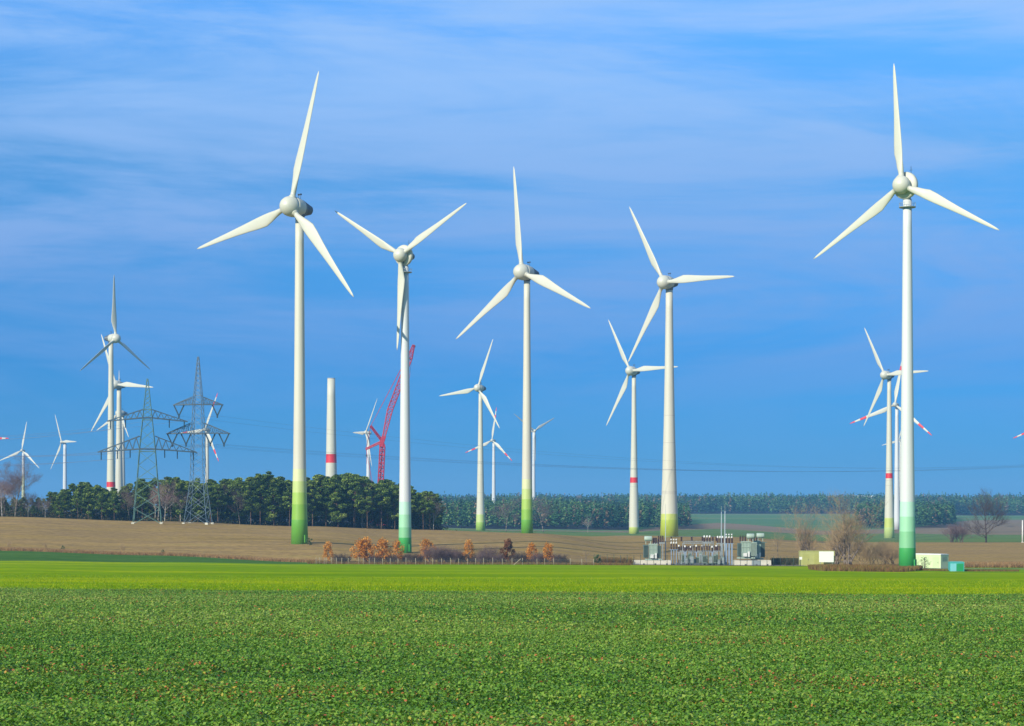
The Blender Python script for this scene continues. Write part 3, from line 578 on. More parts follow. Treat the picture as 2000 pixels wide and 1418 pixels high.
turbine('wind turbine with red ring partly hidden by the nearest tower on the right', 46, 1630, 1736.8, 104.6, 54, 89, 1.7, -.018, 5.1, 'egg', [(0, 8.4), (.2, 7.0), (.45, 5.2), (.75, 3.9), (1, 3.1)], bandz(1630, 1737, [1052, 1030, 1012, 1011], [YG[3], LG[1], LG[2]])+[(Zr(936, 1630)+26, Zr(926, 1630)+26, M['red'])], joints=(42, 46))
turbine('red-tipped wind turbine whose tower stands close behind the nearest one on the right', 50, 2019, 1751.7, 100.3, 31, 9, 3.6, 0, 5.3, 'far', [(0, 6.2), (.4, 5), (1, 3.2)], stripes=True, whites='cool_white')
turbine('leftmost tall wind turbine with upright blade, rotor turned to the right', 50, 1618, 216.8, 133.1, -62, 116, -2.1, -.019, 4.6, 'egg', [(0, 8.6), (.2, 6.8), (.45, 5.3), (.75, 4.2), (1, 3.6)], [(Zr(944, 1618)+7, Zr(934, 1618)+7, M['red'])], joints=(60, 80), pitch=-17)
turbine('wind turbine with blade pointing level right, tower beside the leftmost tall one', 50, 1793, 232.5, 106.7, 38, 95, 3.6, .012, 3.7, 'egg', [(0, 8.2), (.3, 6.6), (.7, 4.8), (1, 3.8)])
turbine('distant wind turbine mostly hidden behind the two left towers', 41, 1956, 239.4, 89.3, 53, 7, 3.2, .1, 3.8, 'egg', [(0, 6.2), (.4, 5), (1, 3.2)])
turbine('small red-striped wind turbine seen through the right-hand lattice pylon', 41, 2102, 404.7, 79.2, 38, 25, 3.7, .021, 2.8, 'far', [(0, 5), (.4, 4.2), (1, 3)], stripes=True)
turbine('small wind turbine with narrow turned rotor above left end of the wood', 41, 2604, 126.8, 82.0, 49, 91, 4.6, .027, 4.7, 'far', [(0, 5.8), (.4, 5.2), (1, 4)], whites='cool_white')
turbine('smallest wind turbine at far left, rising through the bare reddish tree', 41, 2860, 45.6, 78.5, 23, 9, 4.5, .004, 3.4, 'far', [(0, 5.5), (.4, 4.6), (1, 3.4)], bandz(2860, 45, [1010, 930, 925], [YG[4], M['dirty']]), 'cool_white')
turbine('distant wind turbine seen nearly edge-on left of the red crane', 41, 2131, 719.5, 77.2, 64, 32, 4.1, -.05, 2.9, 'far', [(0, 4.8), (.4, 4.4), (1, 3.4)], whites='cool_white')
turbine('distant red-striped wind turbine between slim turbine and central tower', 41, 2501, 964.4, 80.9, 34, 9, 3.1, .034, 3.7, 'far', [(0, 5), (.4, 4.4), (1, 3.2)], stripes=True, whites='cool_white')
turbine('distant wind turbine partly hidden behind the central tower, blades raised in a V', 41, 2755, 1042.5, 102.1, -39, 63, 5.5, -.015, 2.1, 'far', [(0, 5.2), (.4, 4.6), (1, 3.4)], whites='cool_white')
turbine('very distant wind turbine almost wholly hidden behind the nearest right tower', 41, 3200, 1759, 104, 60, 20, 3, 0, 3.5, 'far', [(0, 5.2), (1, 3.4)])
turbine('wind turbine beyond the left edge, only a red-striped blade tip in view', 41, 2000, -38, 66, 30, 90, 3, 0, 3, 'far', [(0, 5), (1, 3)], stripes=True)
turbine('wind turbine beyond the right edge, only a red-striped blade tip in view', 41, 2050, 2052, 85, 35, 7, 3, 0, 3, 'far', [(0, 5), (1, 3)], stripes=True)
# unfinished tower
g0 = Gp(647, 1700); e = empty('unfinished_tower', g0, 0, 'unfinished blunt turbine tower without rotor, red ring near the treetops', 'tower')
mb = MB(); tp = Zr(740, 1700)-g0.z; z1, z2 = Zr(904, 1700)-g0.z, Zr(887, 1700)-g0.z
zs = sorted([0, 20, z1, z2, 60, 75, 90, 105, tp]+[48, 48.3]); mi = [1 if z1 <= (a+b)/2 < z2 else 0 for a, b in zip(zs, zs[1:])]
mb.lathe([(float(np.interp(z, [0, 35, 60, tp], [5.4, 4.85, 4.25, 3.2])), z) for z in zs], 28, mi); mb.build('shaft', [M['concrete_white'], M['red']], e)
mb = MB(); mb.lathe([(3.25, 0), (3.3, .1), (3.3, .6), (3.0, .6)], 28); o = mb.build('top_flange', M['dirty'], e); o.location = (0, 0, tp)

# ------------------------------------------------------------------ red crane
M['crane'] = mat('crane_red', lin(172, 26, 44), .5, .08, .5)
dC = 1700; P = lambda px, row, dd=0: Vector((X(px, dC+dd), dC+dd, Zr(row, dC+dd)))
g0 = Gp(742, dC); e = empty('crawler_crane', g0, 0, 'red lattice crane with raised jib, partly hidden behind the straight-blade tower', 'crane')
def lattice(mb, a, b, w0, w1, n, t):
    a = Vector(a); b = Vector(b); q = (b-a).to_track_quat('Z', 'Y'); pts = []
    for i in range(n+1):
        f = i/n; c = a.lerp(b, f); w = (w0+(w1-w0)*f)/2; pts.append([c+q @ Vector((sx*w, sy*w, 0)) for sx, sy in ((-1, -1), (1, -1), (1, 1), (-1, 1))])
    for i in range(n):
        for k in range(4):
            mb.bar(pts[i][k], pts[i+1][k], t*1.5); mb.bar(pts[i][k], pts[i+1][(k+1) % 4] if i % 2 else pts[i+1][k-1], t); mb.bar(pts[i+1][k], pts[i+1][(k+1) % 4], t)
o0 = e.location
def cpart(name, segs, t=.35):
    mb = MB()
    for s_ in segs:
        a, b = s_[0]-Vector(o0), s_[1]-Vector(o0)
        if len(s_) == 3: mb.bar(a, b, s_[2])
        else: lattice(mb, a, b, s_[2], s_[3], s_[4], t)
    return mb.build(name, M['crane'], e)
cpart('main_boom', [(P(740.5, 1002), P(747, 872), 4.6, 4.0, 16), (P(742.5, 940), P(747, 872), 1.3)], .5)
cpart('luffing_jib', [(P(747, 865), P(762, 800), 1.8, 4.2, 7), (P(762, 800), P(800, 700), 4.2, 4.0, 13), (P(800, 700), P(808, 674), 4.0, 1.6, 4)], .42)
cpart('strut', [(P(747, 862), P(724, 832, -4), 1.4, 1.2, 6), (P(747, 862), P(715, 877, 4), 1.4, 1.2, 6)], .4)
cpart('joint_head', [(P(744, 872), P(750, 852), 3.4), (P(750, 872), P(743, 855), 2.6)])
cpart('guy_rope', [(P(724, 832, -4), P(779, 728, -2), .35), (P(779, 728, -2), P(805, 676), .3), (P(724, 832, -4), P(783, 722, 2), .3), (P(724, 832, -4), P(715, 877, 4), .3), (P(715, 877, 4), P(738, 1000, 6), .3), (P(716, 877, 0), P(716.5, 906, 0), .25), (P(807, 676), P(799, 745), .2)])
mb = MB(); [mb.box(c.x-o0[0]-s_, c.x-o0[0]+s_, c.y-o0[1]-.6, c.y-o0[1]+.6, c.z-o0[2]-s_, c.z-o0[2]+s_) for c, s_ in ((P(809, 676), 1.0), (P(800.5, 700), .9), (P(716, 890), .7))]; mb.build('sheave_block', M['darkmetal'], e)
mb = MB(); mb.box(-5, 5, -3.4, -2, 0, 1.6); mb.box(-5, 5, 2, 3.4, 0, 1.6); mb.box(-4.5, 3.5, -2, 2, 1.4, 4.2); mb.box(-8, -4.6, -2.4, 2.4, 2, 5); o = mb.build('crawler_base', M['crane'], e); o.location = (0, 0, 0)

# ------------------------------------------------------------------ lattice pylons and wires
M['steel_green'] = mat('green_grey_steel', lin(84, 118, 104), .6, .15, .5)
M['steel_pale'] = mat('pale_blue_grey_steel', lin(100, 122, 136), .6, .12, .5)
M['insul'] = mat('insulator_glass', lin(40, 62, 70), .3, .1, 2)
M['wire'] = mat('conductor_wire', lin(84, 98, 120), .6, .05, 1)
TIPS = {}
M['arm_dark'] = mat('dark_blue_steel', lin(62, 84, 96), .6, .15, .5)
def pylon(key, px, d, levels, arms, mt, label, t=.2, rz=0.):
    g0 = Gp(px, d, -.3); e = empty('lattice_pylon', g0, rz, label, 'pylon', 'power line pylons'); mb = MB()
    lv = [((Zr(r, d)-g0.z) if i_ else 0., w) for i_, (r, w) in enumerate(levels)]; pts = [[Vector((sx*w/2, sy*w/2, z)) for sx, sy in ((-1, -1), (1, -1), (1, 1), (-1, 1))] for z, w in lv]
    for i in range(len(pts)-1):
        dz = lv[i+1][0]-lv[i][0]; n = max(1, round(dz/max(lv[i][1]*.62, 1.8)))
        for s_ in range(n):
            A = [p.lerp(q, s_/n) for p, q in zip(pts[i], pts[i+1])]; B = [p.lerp(q, (s_+1)/n) for p, q in zip(pts[i], pts[i+1])]
            for k in range(4):
                k2 = (k+1) % 4; mb.bar(A[k], B[k], t*.95); mb.bar(A[k], B[k2], t*.6); mb.bar(A[k2], B[k], t*.6)
                if s_ == n-1: mb.bar(B[k], B[k2], t*.8)
    mb.build('mast', mt, e); tips = []
    for row_b, row_t, hw, spots, vee, drop in arms:
        zb, zt = Zr(row_b, d)-g0.z, Zr(row_t, d)-g0.z; w = float(np.interp(zb, [z for z, _ in lv], [w for _, w in lv]))/2; mb = MB(); m_ = hw/d*1
        for s in (-1, 1):
            for y in (-w, w):
                E = Vector((s*hw, y*.15, zb-drop)); b0 = Vector((s*w, y, zb)); t0 = Vector((s*w, y, zt)); mb.bar(b0, E, t*2.1); mb.bar(t0, E, t*1.5); mb.bar(Vector((0, y, zb)), b0, t*2.1)
                n = 6
                for i in range(n): mb.bar(b0.lerp(E, i/n), t0.lerp(E, (i+.5)/n), t*.95); mb.bar(t0.lerp(E, (i+.5)/n), b0.lerp(E, (i+1)/n), t*.95)
            for i in range(7): mb.bar(Vector((s*w, -w, zb)).lerp(Vector((s*hw, -w*.15, zb-drop)), i/7), Vector((s*w, w, zb)).lerp(Vector((s*hw, w*.15, zb-drop)), (i+1)/7), t*.7)
        mb.build('crossarm', M['arm_dark'], e)
        for sp in spots:
            for s in (-1, 1):
                f = abs(sp)/hw; x = s*sp; zz = zb-drop*max(0, (sp-w)/(hw-w)); ib = MB()
                if vee:
                    lo = Vector((x-s*vee*.5, 0, zz-vee*1.05))
                    ib.bar((x, 0, zz), lo, .48); ib.bar((x-s*vee, 0, zz), lo, .48); ib.box(lo.x-.3, lo.x+.3, -.3, .3, lo.z-1, lo.z); tips.append(lo)
                    for q in range(1, 8):
                        for a_ in (Vector((x, 0, zz)), Vector((x-s*vee, 0, zz))): c = a_.lerp(lo, q/8); ib.box(c.x-.28, c.x+.28, -.28, .28, c.z-.12, c.z+.12)
                else:
                    lo = Vector((x, 0, zz-3.6)); ib.bar((x, 0, zz), lo, .4); tips.append(lo)
                    for q in range(1, 7): c = Vector((x, 0, zz)).lerp(lo, q/7); ib.box(c.x-.26, c.x+.26, -.26, .26, c.z-.12, c.z+.12)
                ib.build('insulator_string', M['insul'], e)
    fb = MB(); w0 = lv[0][1]/2
    for sx in (-1, 1):
        for sy in (-1, 1): fb.box(sx*w0-.6, sx*w0+.6, sy*w0-.6, sy*w0+.6, -.8, .8)
    fb.build('footing', M['concrete_white'], e)
    R_ = Matrix.Rotation(rz, 4, 'Z'); TIPS[key] = [Vector(g0)+R_ @ v for v in tips]+[Vector(g0)+Vector((0, 0, lv[-1][0]))]
pylon('a', 288, 902, [(1019.5, 12.2), (935, 8.8), (882, 7.0), (820, 4.2), (800, 3.3), (740, .5)],
      [(877, 852, 21.5, (20, 13, 7.5), 0, 1.4), (816, 800, 17.5, (16, 9.5), 0, 1.6)], M['steel_green'], 'green-grey lattice pylon, left one of the two in front of the wood', .22, rad(8))
pylon('b', 387, 908, [(1021.5, 10.4), (940, 5.9), (848, 4.9), (790, 3.9), (772, 3.3), (697, .6)],
      [(846, 826, 14.4, (14, 7.8), 4.6, .2), (790, 775, 11.3, (11,), 4.6, .2)], M['steel_pale'], 'pale blue-grey lattice pylon with V-shaped insulator strings', .19, rad(-6))
def wire(a, b, sag, label, grp, r=.055):
    cu = MB(); n = 26; pr = None
    for i in range(n+1):
        f = i/n; p = a.lerp(b, f); p = Vector((p.x, p.y, p.z-4*sag*f*(1-f)))
        if pr is not None: cu.bar(pr, p, r, n=3)
        pr = p
    return tag(cu.build('power_line', M['wire']), label, 'power line', grp)
for i, p in enumerate(TIPS['b'][:6]):
    wire(p, Vector((X(2300, 1500)+(p.x-TIPS['b'][-1].x)*.8, 1500+i*3, Zr(889, 1500)+(p.z-TIPS['b'][1].z)*.12)), 12+(p.z-TIPS['b'][1].z)*.35, 'faint sagging wire running right from the pale pylon', 'wires right of the pylons', .07)
    wire(p, Vector((X(-400, 1300), 1300+i*3, Zr(850, 1300)+(p.z-TIPS['b'][1].z)*.6)), 9, 'faint wire running left from the pale pylon', 'wires left of the pale pylon', .1)
for i, p in enumerate(TIPS['a'][:10:2]):
    wire(p, Vector((X(-500, 1250)+i*3, 1250, Zr(850, 1250)+(p.z-TIPS['a'][0].z)*.7)), 9, 'faint wire running left from the green-grey pylon', 'wires left of the green-grey pylon', .1)

# ------------------------------------------------------------------ substation
M['fence_dark'] = mat('dark_green_fence', lin(62, 76, 62), .6, .1, 1)
M['brown_ins'] = mat('brown_porcelain', lin(62, 40, 32), .3, .15, 3)
M['cap'] = mat('white_metal_cap', lin(214, 214, 206), .4, .04, 2)
M['tank'] = mat('transformer_grey_green', lin(158, 176, 160), .5, .08, .8)
M['tank_dark'] = mat('radiator_dark_green', lin(84, 106, 98), .55, .12, .8)
M['blue_steel'] = mat('blue_grey_steel', lin(128, 146, 164), .45, .08, .8)
M['plinth'] = mat('white_concrete', lin(202, 198, 180), .8, .06, .8)
M['plinth_grey'] = mat('grey_concrete', lin(132, 144, 144), .8, .06, .8)
M['kiosk_green'] = mat('cabinet_green_grey', lin(120, 140, 128), .6, .1, .8)
GS = 'substation equipment'
M['mast_pale'] = mat('pale_mast_steel', lin(160, 174, 178), .5, .05, 1)
def ins_col(mb, x, y, z0, z1, r=.2, m=0):
    n = max(3, int((z1-z0)/.22)); pr = []
    for i in range(n): z = z0+(z1-z0)*i/n; h = (z1-z0)/n; pr += [(r*.6, z), (r, z+h*.3), (r, z+h*.55), (r*.6, z+h*.9)]
    mb.lathe(pr, 8, None, Matrix.Translation((x, y, 0)))
def stand(px, n, sp, r_leg, r_i0, r_i1, label, d=694, cap=0, leg='metal', rr=.26, base=1102.5, beam=True, wide_leg=.28, dark_block=None):
    g0 = Gp(px, d); s = d/F; e = empty('insulator_stand', g0, 0, label, 'insulator stand', 'switchgear stands in the substation')
    zl, z0, z1 = Zr(r_leg, d)-g0.z, Zr(r_i0, d)-g0.z, Zr(r_i1, d)-g0.z; xs = [(k-(n-1)/2)*sp*s for k in range(n)]
    for x in xs:
        mb = MB()
        mb.bar((x, 0, 0), (x, 0, zl), wide_leg); mb.bar((x, .9, 0), (x, .05, zl), wide_leg*.7)
        for q in range(4): mb.bar((x, .9*(1-q/4), zl*q/4), (x, 0, zl*(q+1)/4), .08)
        mb.box(x-.3, x+.3, -.3, 1.1, -.3, .35); mb.build('leg', M[leg], e)
        ib = MB(); ins_col(ib, x, 0, z0, z1, rr); ib.build('insulator', M['brown_ins'], e)
        if cap:
            cb = MB(); cb.lathe([(.06, z1), (.3, z1+.05), (.3, z1+.45), (.08, z1+.5), (.08, z1+cap), (.26, z1+cap), (.26, z1+cap+.4), (.05, z1+cap+.45)], 8, None, Matrix.Translation((x, 0, 0))); cb.build('cap', M['cap'], e)
    if beam:
        mb = MB(); mb.box(xs[0]-.6, xs[-1]+.6, -.22, .22, zl, z0-.01) if z0-zl > .05 else mb.box(xs[0]-.6, xs[-1]+.6, -.25, .25, zl-.3, zl+.004); mb.build('crossbeam', M[leg], e)
    return e
def transformer(px, d, W, rt, rb, label, flip=1, rich=False):
    g0 = Gp(px, d); s = d/F; e = empty('power_transformer', g0, 0, label, 'transformer', 'power transformers'); z0, z1 = Zr(rb, d)-g0.z, Zr(rt, d)-g0.z; h = z1-z0
    mb = MB(); mb.box(-W*.26, W*.26, -1.4, 1.6, z0, z1)
    for k in range(7): x = -W*.26+W*.52*k/6; mb.box(x-.06, x+.06, -1.62, -1.4, z0+.1, z1-.1)
    for z in (z0+h*.3, z0+h*.65, z1-.18): mb.box(-W*.27, W*.27, -1.66, -1.62, z, z+.15)
    mb.box(-W*.29, W*.29, -1.7, 1.8, z1, z1+.16); mb.build('tank', M['tank'], e)
    mb = MB()
    for k in range(8 if rich else 6): x = flip*(-W*.32-k*.26); mb.box(min(x, x-.12), max(x, x-.12), -1.6, 1.4, z0+.3, z1-.2)
    mb.box(*sorted((flip*-W*.3, flip*(-W*.32-1.9))), -1.75, -1.6, z1-.5, z1-.3); mb.build('radiator', M['tank_dark'] if not rich else M['tank'], e)
    mb = MB()
    for k in range(4): x = flip*(W*.31+k*.3); mb.box(min(x, x+.14), max(x, x+.14), -1.3, 1.4, z0+.2, z1-.5)
    mb.build('radiator', M['tank_dark'], e)
    cz = z1+1.9; mb = MB(); mb.lathe([(.1, -1.35), (.75, -1.25), (.85, -1.1), (.85, 1.1), (.75, 1.25), (.1, 1.35)], 16, None, Matrix.Translation((flip*-W*.3, -.2, cz)) @ Matrix.Rotation(rad(90), 4, 'Y')); mb.bar((flip*-W*.3-.8, -.2, z1), (flip*-W*.3-.8, -.2, cz), .2); mb.bar((flip*-W*.3+.8, -.2, z1), (flip*-W*.3+.8, -.2, cz), .2); mb.build('oil_conservator', M['tank'], e)
    for k in range(3):
        ib = MB(); x = flip*(W*.02+k*.85); ins_col(ib, x, -.3, z1+.14, z1+1.9, .3); ib.bar((x, -.3, z1+1.9), (x, -.3, z1+2.3), .1); ib.build('bushing', M['brown_ins'], e)
    mb = MB(); mb.box(-.9, .3, -2.1, -1.72, z0+.2, z0+1.4); mb.box(.6, 1.2, -2.0, -1.72, z0+.1, z0+1.9); mb.build('control_box', M['cap'], e)
    mb = MB(); mb.box(-W*.5, W*.55, -1.3, 1.3, z0-.5, z0-.02); mb.build('base_frame', M['tank'], e)
    return e
def wall(px0, px1, d, r0, label, grey=None):
    g0 = Gp((px0+px1)/2, d); e = empty('plinth_wall', g0, 0, label, 'concrete wall'); hw = (px1-px0)/2*d/F; h = Zr(r0, d)-g0.z
    mb = MB()
    segs = [(-hw, hw)] if not grey else [(-hw, X(grey[0], d)-g0.x), (X(grey[1], d)-g0.x, hw)]
    for a, b in segs: mb.box(a, b, -.2, .2, -.5, h)
    mb.box(-hw, -hw+.3, .2, 6, -.5, h-.01); mb.box(hw-.3, hw, .2, 6, -.5, h-.01); mb.box(-hw, hw, 5.8, 6.1, -.5, h-.02); mb.build('wall', M['plinth'], e)
    if grey: mb = MB(); mb.box(X(grey[0], d)-g0.x, X(grey[1], d)-g0.x, -.17, .2, -.5, h); mb.build('panel', M['plinth_grey'], e)
    mb = MB()
    for k in range(3): x = -hw+hw*2*(.3+.3*k); mb.box(x-.28, x+.28, -.24, -.2, 0, .5)
    mb.build('drain_opening', M['darkmetal'], e)
    return e
wall(1235, 1310, 682, 1094.5, 'long white concrete basin wall under the left transformer')
wall(1435, 1506, 684, 1094.5, 'white concrete basin wall with grey panel under the right transformer', (1468, 1486))
transformer(1275, 687, 5.2, 1063, 1091, 'grey-green transformer at the left end of the substation', 1)
transformer(1456, 690, 5.6, 1058, 1088, 'pale tall transformer with fins at the right end of the substation', -1, True)
e = transformer(1478, 694, 4.0, 1057, 1090, 'narrower pale cooler unit beside the right transformer', -1)
stand(1279, 2, 4, 1062, 1060, 1050, 'two-column dark insulator stand right above the left transformer', 699, rr=.42)
stand(1290.5, 3, 4, 1062, 1059, 1046, 'tall triple insulator stand right of the left transformer', 700, rr=.3)
stand(1316, 3, 5, 1074, 1073, 1062, 'low triple insulator stand with bluish legs and white caps left in the yard', 690, cap=1.2, leg='blue_steel', rr=.24)
stand(1381, 3, 5.3, 1060, 1058, 1050, 'raised triple insulators with white caps above the middle of the yard', 702, cap=.3, rr=.36)
stand(1406.5, 3, 4.8, 1062, 1060.5, 1051, 'triple insulator stand left of the twin lightning masts', 700, cap=.3, rr=.34)
stand(1424, 3, 5.4, 1062, 1061, 1051, 'tallest triple stand with double white caps on long blue-grey legs', 692, cap=1.0, leg='blue_steel', rr=.4, wide_leg=.5)
for i, px in enumerate((1333, 1343, 1353, 1363, 1373, 1383, 1394, 1404)):
    stand(px, 2, 4.6, 1077, 1075.5, 1066, 'low grey two-column disconnector stand in the long middle row of the yard', 690+(i % 3)*3, rr=.22+.07*(i % 2))
for i, px in enumerate((1326, 1338, 1349, 1360, 1371, 1391, 1399)):
    stand(px, 1, 4, 1079, 1077.5, 1068+i % 3, 'single slim post insulator on thin steel legs among the yard cabinets', 698-(i % 2)*12, rr=.3, leg=['metal', 'blue_steel'][i % 2], cap=.2, wide_leg=.4)
# busbar gantry with rear insulators
g0 = Gp(1363, 708); e = empty('busbar_gantry', g0, 0, 'long horizontal grey busbar gantry with dark insulators on top', 'gantry'); s = 708/F; mb = MB(); zb = Zr(1061, 708)-g0.z
for x in (-28, -10, 10, 29): mb = MB(); lattice(mb, (x*s, 0, 0), (x*s, 0, zb), .7, .6, 8, .07); mb.build('column', M['metal'], e)
mb = MB(); lattice(mb, (-30*s, 0, zb+.3), (31*s, 0, zb+.3), .8, .8, 16, .09); mb.build('beam', M['metal'], e)
for x in (-52, -32, -12, 9, 29, 36):
    ib = MB(); ins_col(ib, x*s, 0, zb+.7, zb+2.3, .36 if x > -50 else .25)
    if x == -52: ib.bar((x*s, 0, 0), (x*s, 0, zb+.7), .25)
    ib.build('insulator', M['brown_ins'], e)
for k in range(3):
    mb = MB(); zz = zb+2.35-.02*k; mb.bar((-75*s, k*.5-.5, zz), (40*s, k*.5-.5, zz), .07, n=5); mb.build('busbar', M['metal'], e)
for i, (px, d, w, r0, kx) in enumerate([(1341, 684, 1.0, 1090, 0), (1351, 685, 1.5, 1086, 0), (1362, 686, 1.1, 1088, 1), (1376, 684, 1.3, 1085, 1), (1388, 685, 1.2, 1087, 0), (1396, 684, .9, 1084, 1), (1330, 683, .6, 1095, 0), (1412, 684, .8, 1088, 0), (1334, 688, .7, 1083, 1), (1346, 690, .8, 1081, 1), (1357, 687, .7, 1092, 0), (1368, 690, .9, 1080, 0), (1381, 688, .6, 1090, 1), (1400, 687, .7, 1082, 1), (1404, 683, .7, 1093, 0)]):
    g0 = Gp(px, d); e = empty('switch_cabinet', g0, 0, ['pale', 'dark-doored'][kx]+' small switch cabinet standing among the insulator stands of the substation yard', 'cabinet', GS); h = Zr(r0, d)-g0.z
    mb = MB(); mb.box(-w/2, w/2, -.4, .4, h*.22, h); mb.box(-w/2-.06, w/2+.06, -.48, .44, h, h+.09); mb.build('cabinet_body', M['kiosk_green'], e)
    mb = MB(); mb.box(-w/2+.08, w/2-.08, -.43, -.4, h*.3, h*.92); mb.build('door', M['fence_dark' if kx else 'metal'], e)
    mb = MB()
    for x in (-w*.4, w*.4): mb.bar((x, 0, 0), (x, 0, h*.22), .12)
    mb.build('leg', M['metal'], e)
for px, top, d, w, lb in ((1300, 985, 703, .26, 'faint thin lightning mast in front of the wide green-footed tower'), (1409, 988, 703, .34, 'left one of the twin white lightning masts'), (1416, 986, 696, .4, 'right one of the twin white lightning masts')):
    g0 = Gp(px, d); e = empty('lightning_mast', g0, 0, lb, 'mast', 'lightning masts'); h = Zr(top, d)-g0.z
    mb = MB(); mb.lathe([(w*.7, 0), (w*.6, h*.35), (w*.42, h*.7), (w*.3, h*.9)], 10); mb.build('pole', M['mast_pale'], e)
    mb = MB(); mb.bar((0, 0, h*.89), (0, 0, h), .1, n=5); mb.build('rod', M['metal'], e)
    mb = MB(); mb.box(-.6, .6, -.6, .6, -.3, .3); mb.build('footing', M['plinth'], e)
# fences
M['post_wood'] = mat('weathered_post', lin(158, 146, 118), .9, .12, 2, stretch=(1, 1, .3))
def fence(name, pxs, d, h, mt, label, wires, w, heights=None, solid=False):
    g0 = Gp(pxs[0], d); e = empty(name, g0, 0, label, 'fence')
    P_ = [Gp(p, d)-Vector(g0) for p in pxs]
    for i, p in enumerate(P_):
        mb = MB(); mb.bar(p-Vector((0, 0, .3)), p+Vector((random.gauss(0, .03), 0, h*(1+random.gauss(0, .05)))), w, n=6); mb.build('post', mt, e)
    mb = MB()
    for z in wires:
        for a, b in zip(P_, P_[1:]): mb.bar(a+Vector((0, -.05, h*z)), b+Vector((0, -.05, h*z)), .035 if not solid else .05, n=3)
    if solid:
        for a, b in zip(P_, P_[1:]):
            n = int((b-a).length/.35)
            for k in range(n): c = a.lerp(b, (k+.5)/n); mb.bar(c+Vector((0, 0, .1)), c+Vector((0, 0, h*.96)), .035, n=3)
    mb.build('wire_mesh', M['metal'] if not solid else mt, e); return e
px_posts = [600+v/3.448 for v in (60, 85, 115, 128, 163, 197, 233, 276, 348, 378, 418, 455, 508, 560, 611, 665, 730, 797, 845, 905, 965, 1020, 1080, 1135, 1187, 1250, 1315, 1380, 1450, 1548, 1600, 1660, 1772, 1850, 1930)]
fence('wire_fence', px_posts, 650, 2.1, M['post_wood'], 'long wire fence on pale wooden posts in front of the rusty oaks', (.25, .45, .65, .85), .17)
mb = MB(); a = Gp(1003, 649); b = Gp(1017, 649); mb.bar(a, b+Vector((0, 0, 2)), .2); tag(mb.build('leaning_post', M['post_wood']), 'pale wooden post leaning against the wire fence below the central tower', 'post')
fence('mesh_fence', list(range(1160, 1565, 13)), 676, 3.3, M['fence_dark'], 'thin dark mesh fence in front of the substation', (.1, .5, .97), .14, solid=True)
# hedge row / plastic tubes left of transformer: tall dry weeds inside fence
blades('tall_weeds', band(1162, 1236, 678, 690, 3000), 2.2, M['dry_red'], 'grey brown weeds inside mesh fence left of the substation', 'weeds', .07)
blades('tall_weeds', band(1508, 1562, 700, 712, 3000), 2.2, M['under'], 'dark low growth between substation and olive container', 'weeds', .12)

# ------------------------------------------------------------------ kiosks, containers, board
for px0, px1, d, lb in ((1322, 1345, 686, 'left'), (1352, 1378, 685, 'middle'), (1384, 1414, 687, 'right')):
    g0 = Gp(px0, d); W_ = (px1-px0)*d/F; mb = MB(); mb.box(0, W_, -.3, .3, .1, .75)
    for k in range(7): mb.box(W_*k/6-.1, W_*k/6+.1, -.34, .34, -.2, .85)
    o = mb.build('cable_trough', M['darkmetal']); o.location = g0; tag(o, lb+' one of three low dark cable troughs under the substation cabinets', 'cable trough', GS)
def kiosk(name, pxc, d, W, Dp, h, rz, mt, roofm, label, cat, doorm, ndoor=2, dark_end=None, overhang=.12):
    g0 = Gp(pxc, d, 0); g0.z = min(g0.z, float(H(g0.x, d-Dp/2)))-.05; e = empty(name, g0, rz, label, cat)
    mb = MB(); mb.box(-W/2, W/2, -Dp/2, Dp/2, 0, h); mb.build('body', mt, e)
    mb = MB(); o_ = overhang; mb.box(-W/2-o_, W/2+o_, -Dp/2-o_, Dp/2+o_, h, h+.22); mb.box(-W/2+.3, W/2-.3, -Dp/2+.3, Dp/2-.3, h+.22, h+.32); mb.build('roof', roofm, e)
    for k in range(ndoor):
        x = -W/2+W*(k+.5)/ndoor; w = min(1.1, W/ndoor*.36); mb = MB(); mb.box(x-w, x+w, -Dp/2-.04, -Dp/2, .15, h*.86); dd = mb.build('door', doorm, e)
        mb = MB(); mb.box(x+w*.7, x+w*.8, -Dp/2-.1, -Dp/2-.04, h*.4, h*.5); mb.build('handle', M['darkmetal'], dd)
    mb = MB()
    for z in np.linspace(h*.55, h*.8, 5): mb.box(W/2, W/2+.03, -Dp*.3, Dp*.3, z, z+.06)
    mb.build('vent', M['darkmetal'], e)
    return e
M['olive'] = mat('olive_container', lin(164, 166, 98), .7, .08, .6)
M['olive2'] = mat('olive_door', lin(158, 160, 88), .7, .08, .6)
M['pale_green'] = mat('pale_green_kiosk', lin(192, 208, 160), .7, .05, .6)
M['pale_green2'] = mat('pale_green_door', lin(182, 200, 150), .7, .05, .6)
M['roof_w'] = mat('white_roof', lin(214, 216, 206), .6, .05, 1)
M['panel_w'] = mat('white_panel', lin(226, 224, 216), .5, .02, 1)
M['teal'] = mat('turquoise_cabinet', lin(70, 164, 158), .5, .06, 1)
M['teal_door'] = mat('pale_cyan_door', lin(116, 186, 190), .5, .06, 1)
M['emer'] = mat('emerald_door', lin(28, 140, 78), .5, .06, 1)
kiosk('transformer_kiosk', 1595, 690, 11.6, 3.2, 4.8, 0, M['olive'], M['olive2'], 'olive green flat-roofed kiosk right of the substation', 'kiosk', M['olive2'], 3)
g0 = Gp(1614, 686); e = empty('notice_board', g0, 0, 'plain white rectangular board in front of the olive kiosk', 'board'); mb = MB(); mb.box(-2.45, 2.45, -.1, .1, Zr(1098, 686)-g0.z, Zr(1077, 686)-g0.z); mb.build('board', M['panel_w'], e)
for x in (-2, 2): mb = MB(); mb.bar((x, .15, -.2), (x, .15, 4.3), .16); mb.build('post', M['metal'], e)
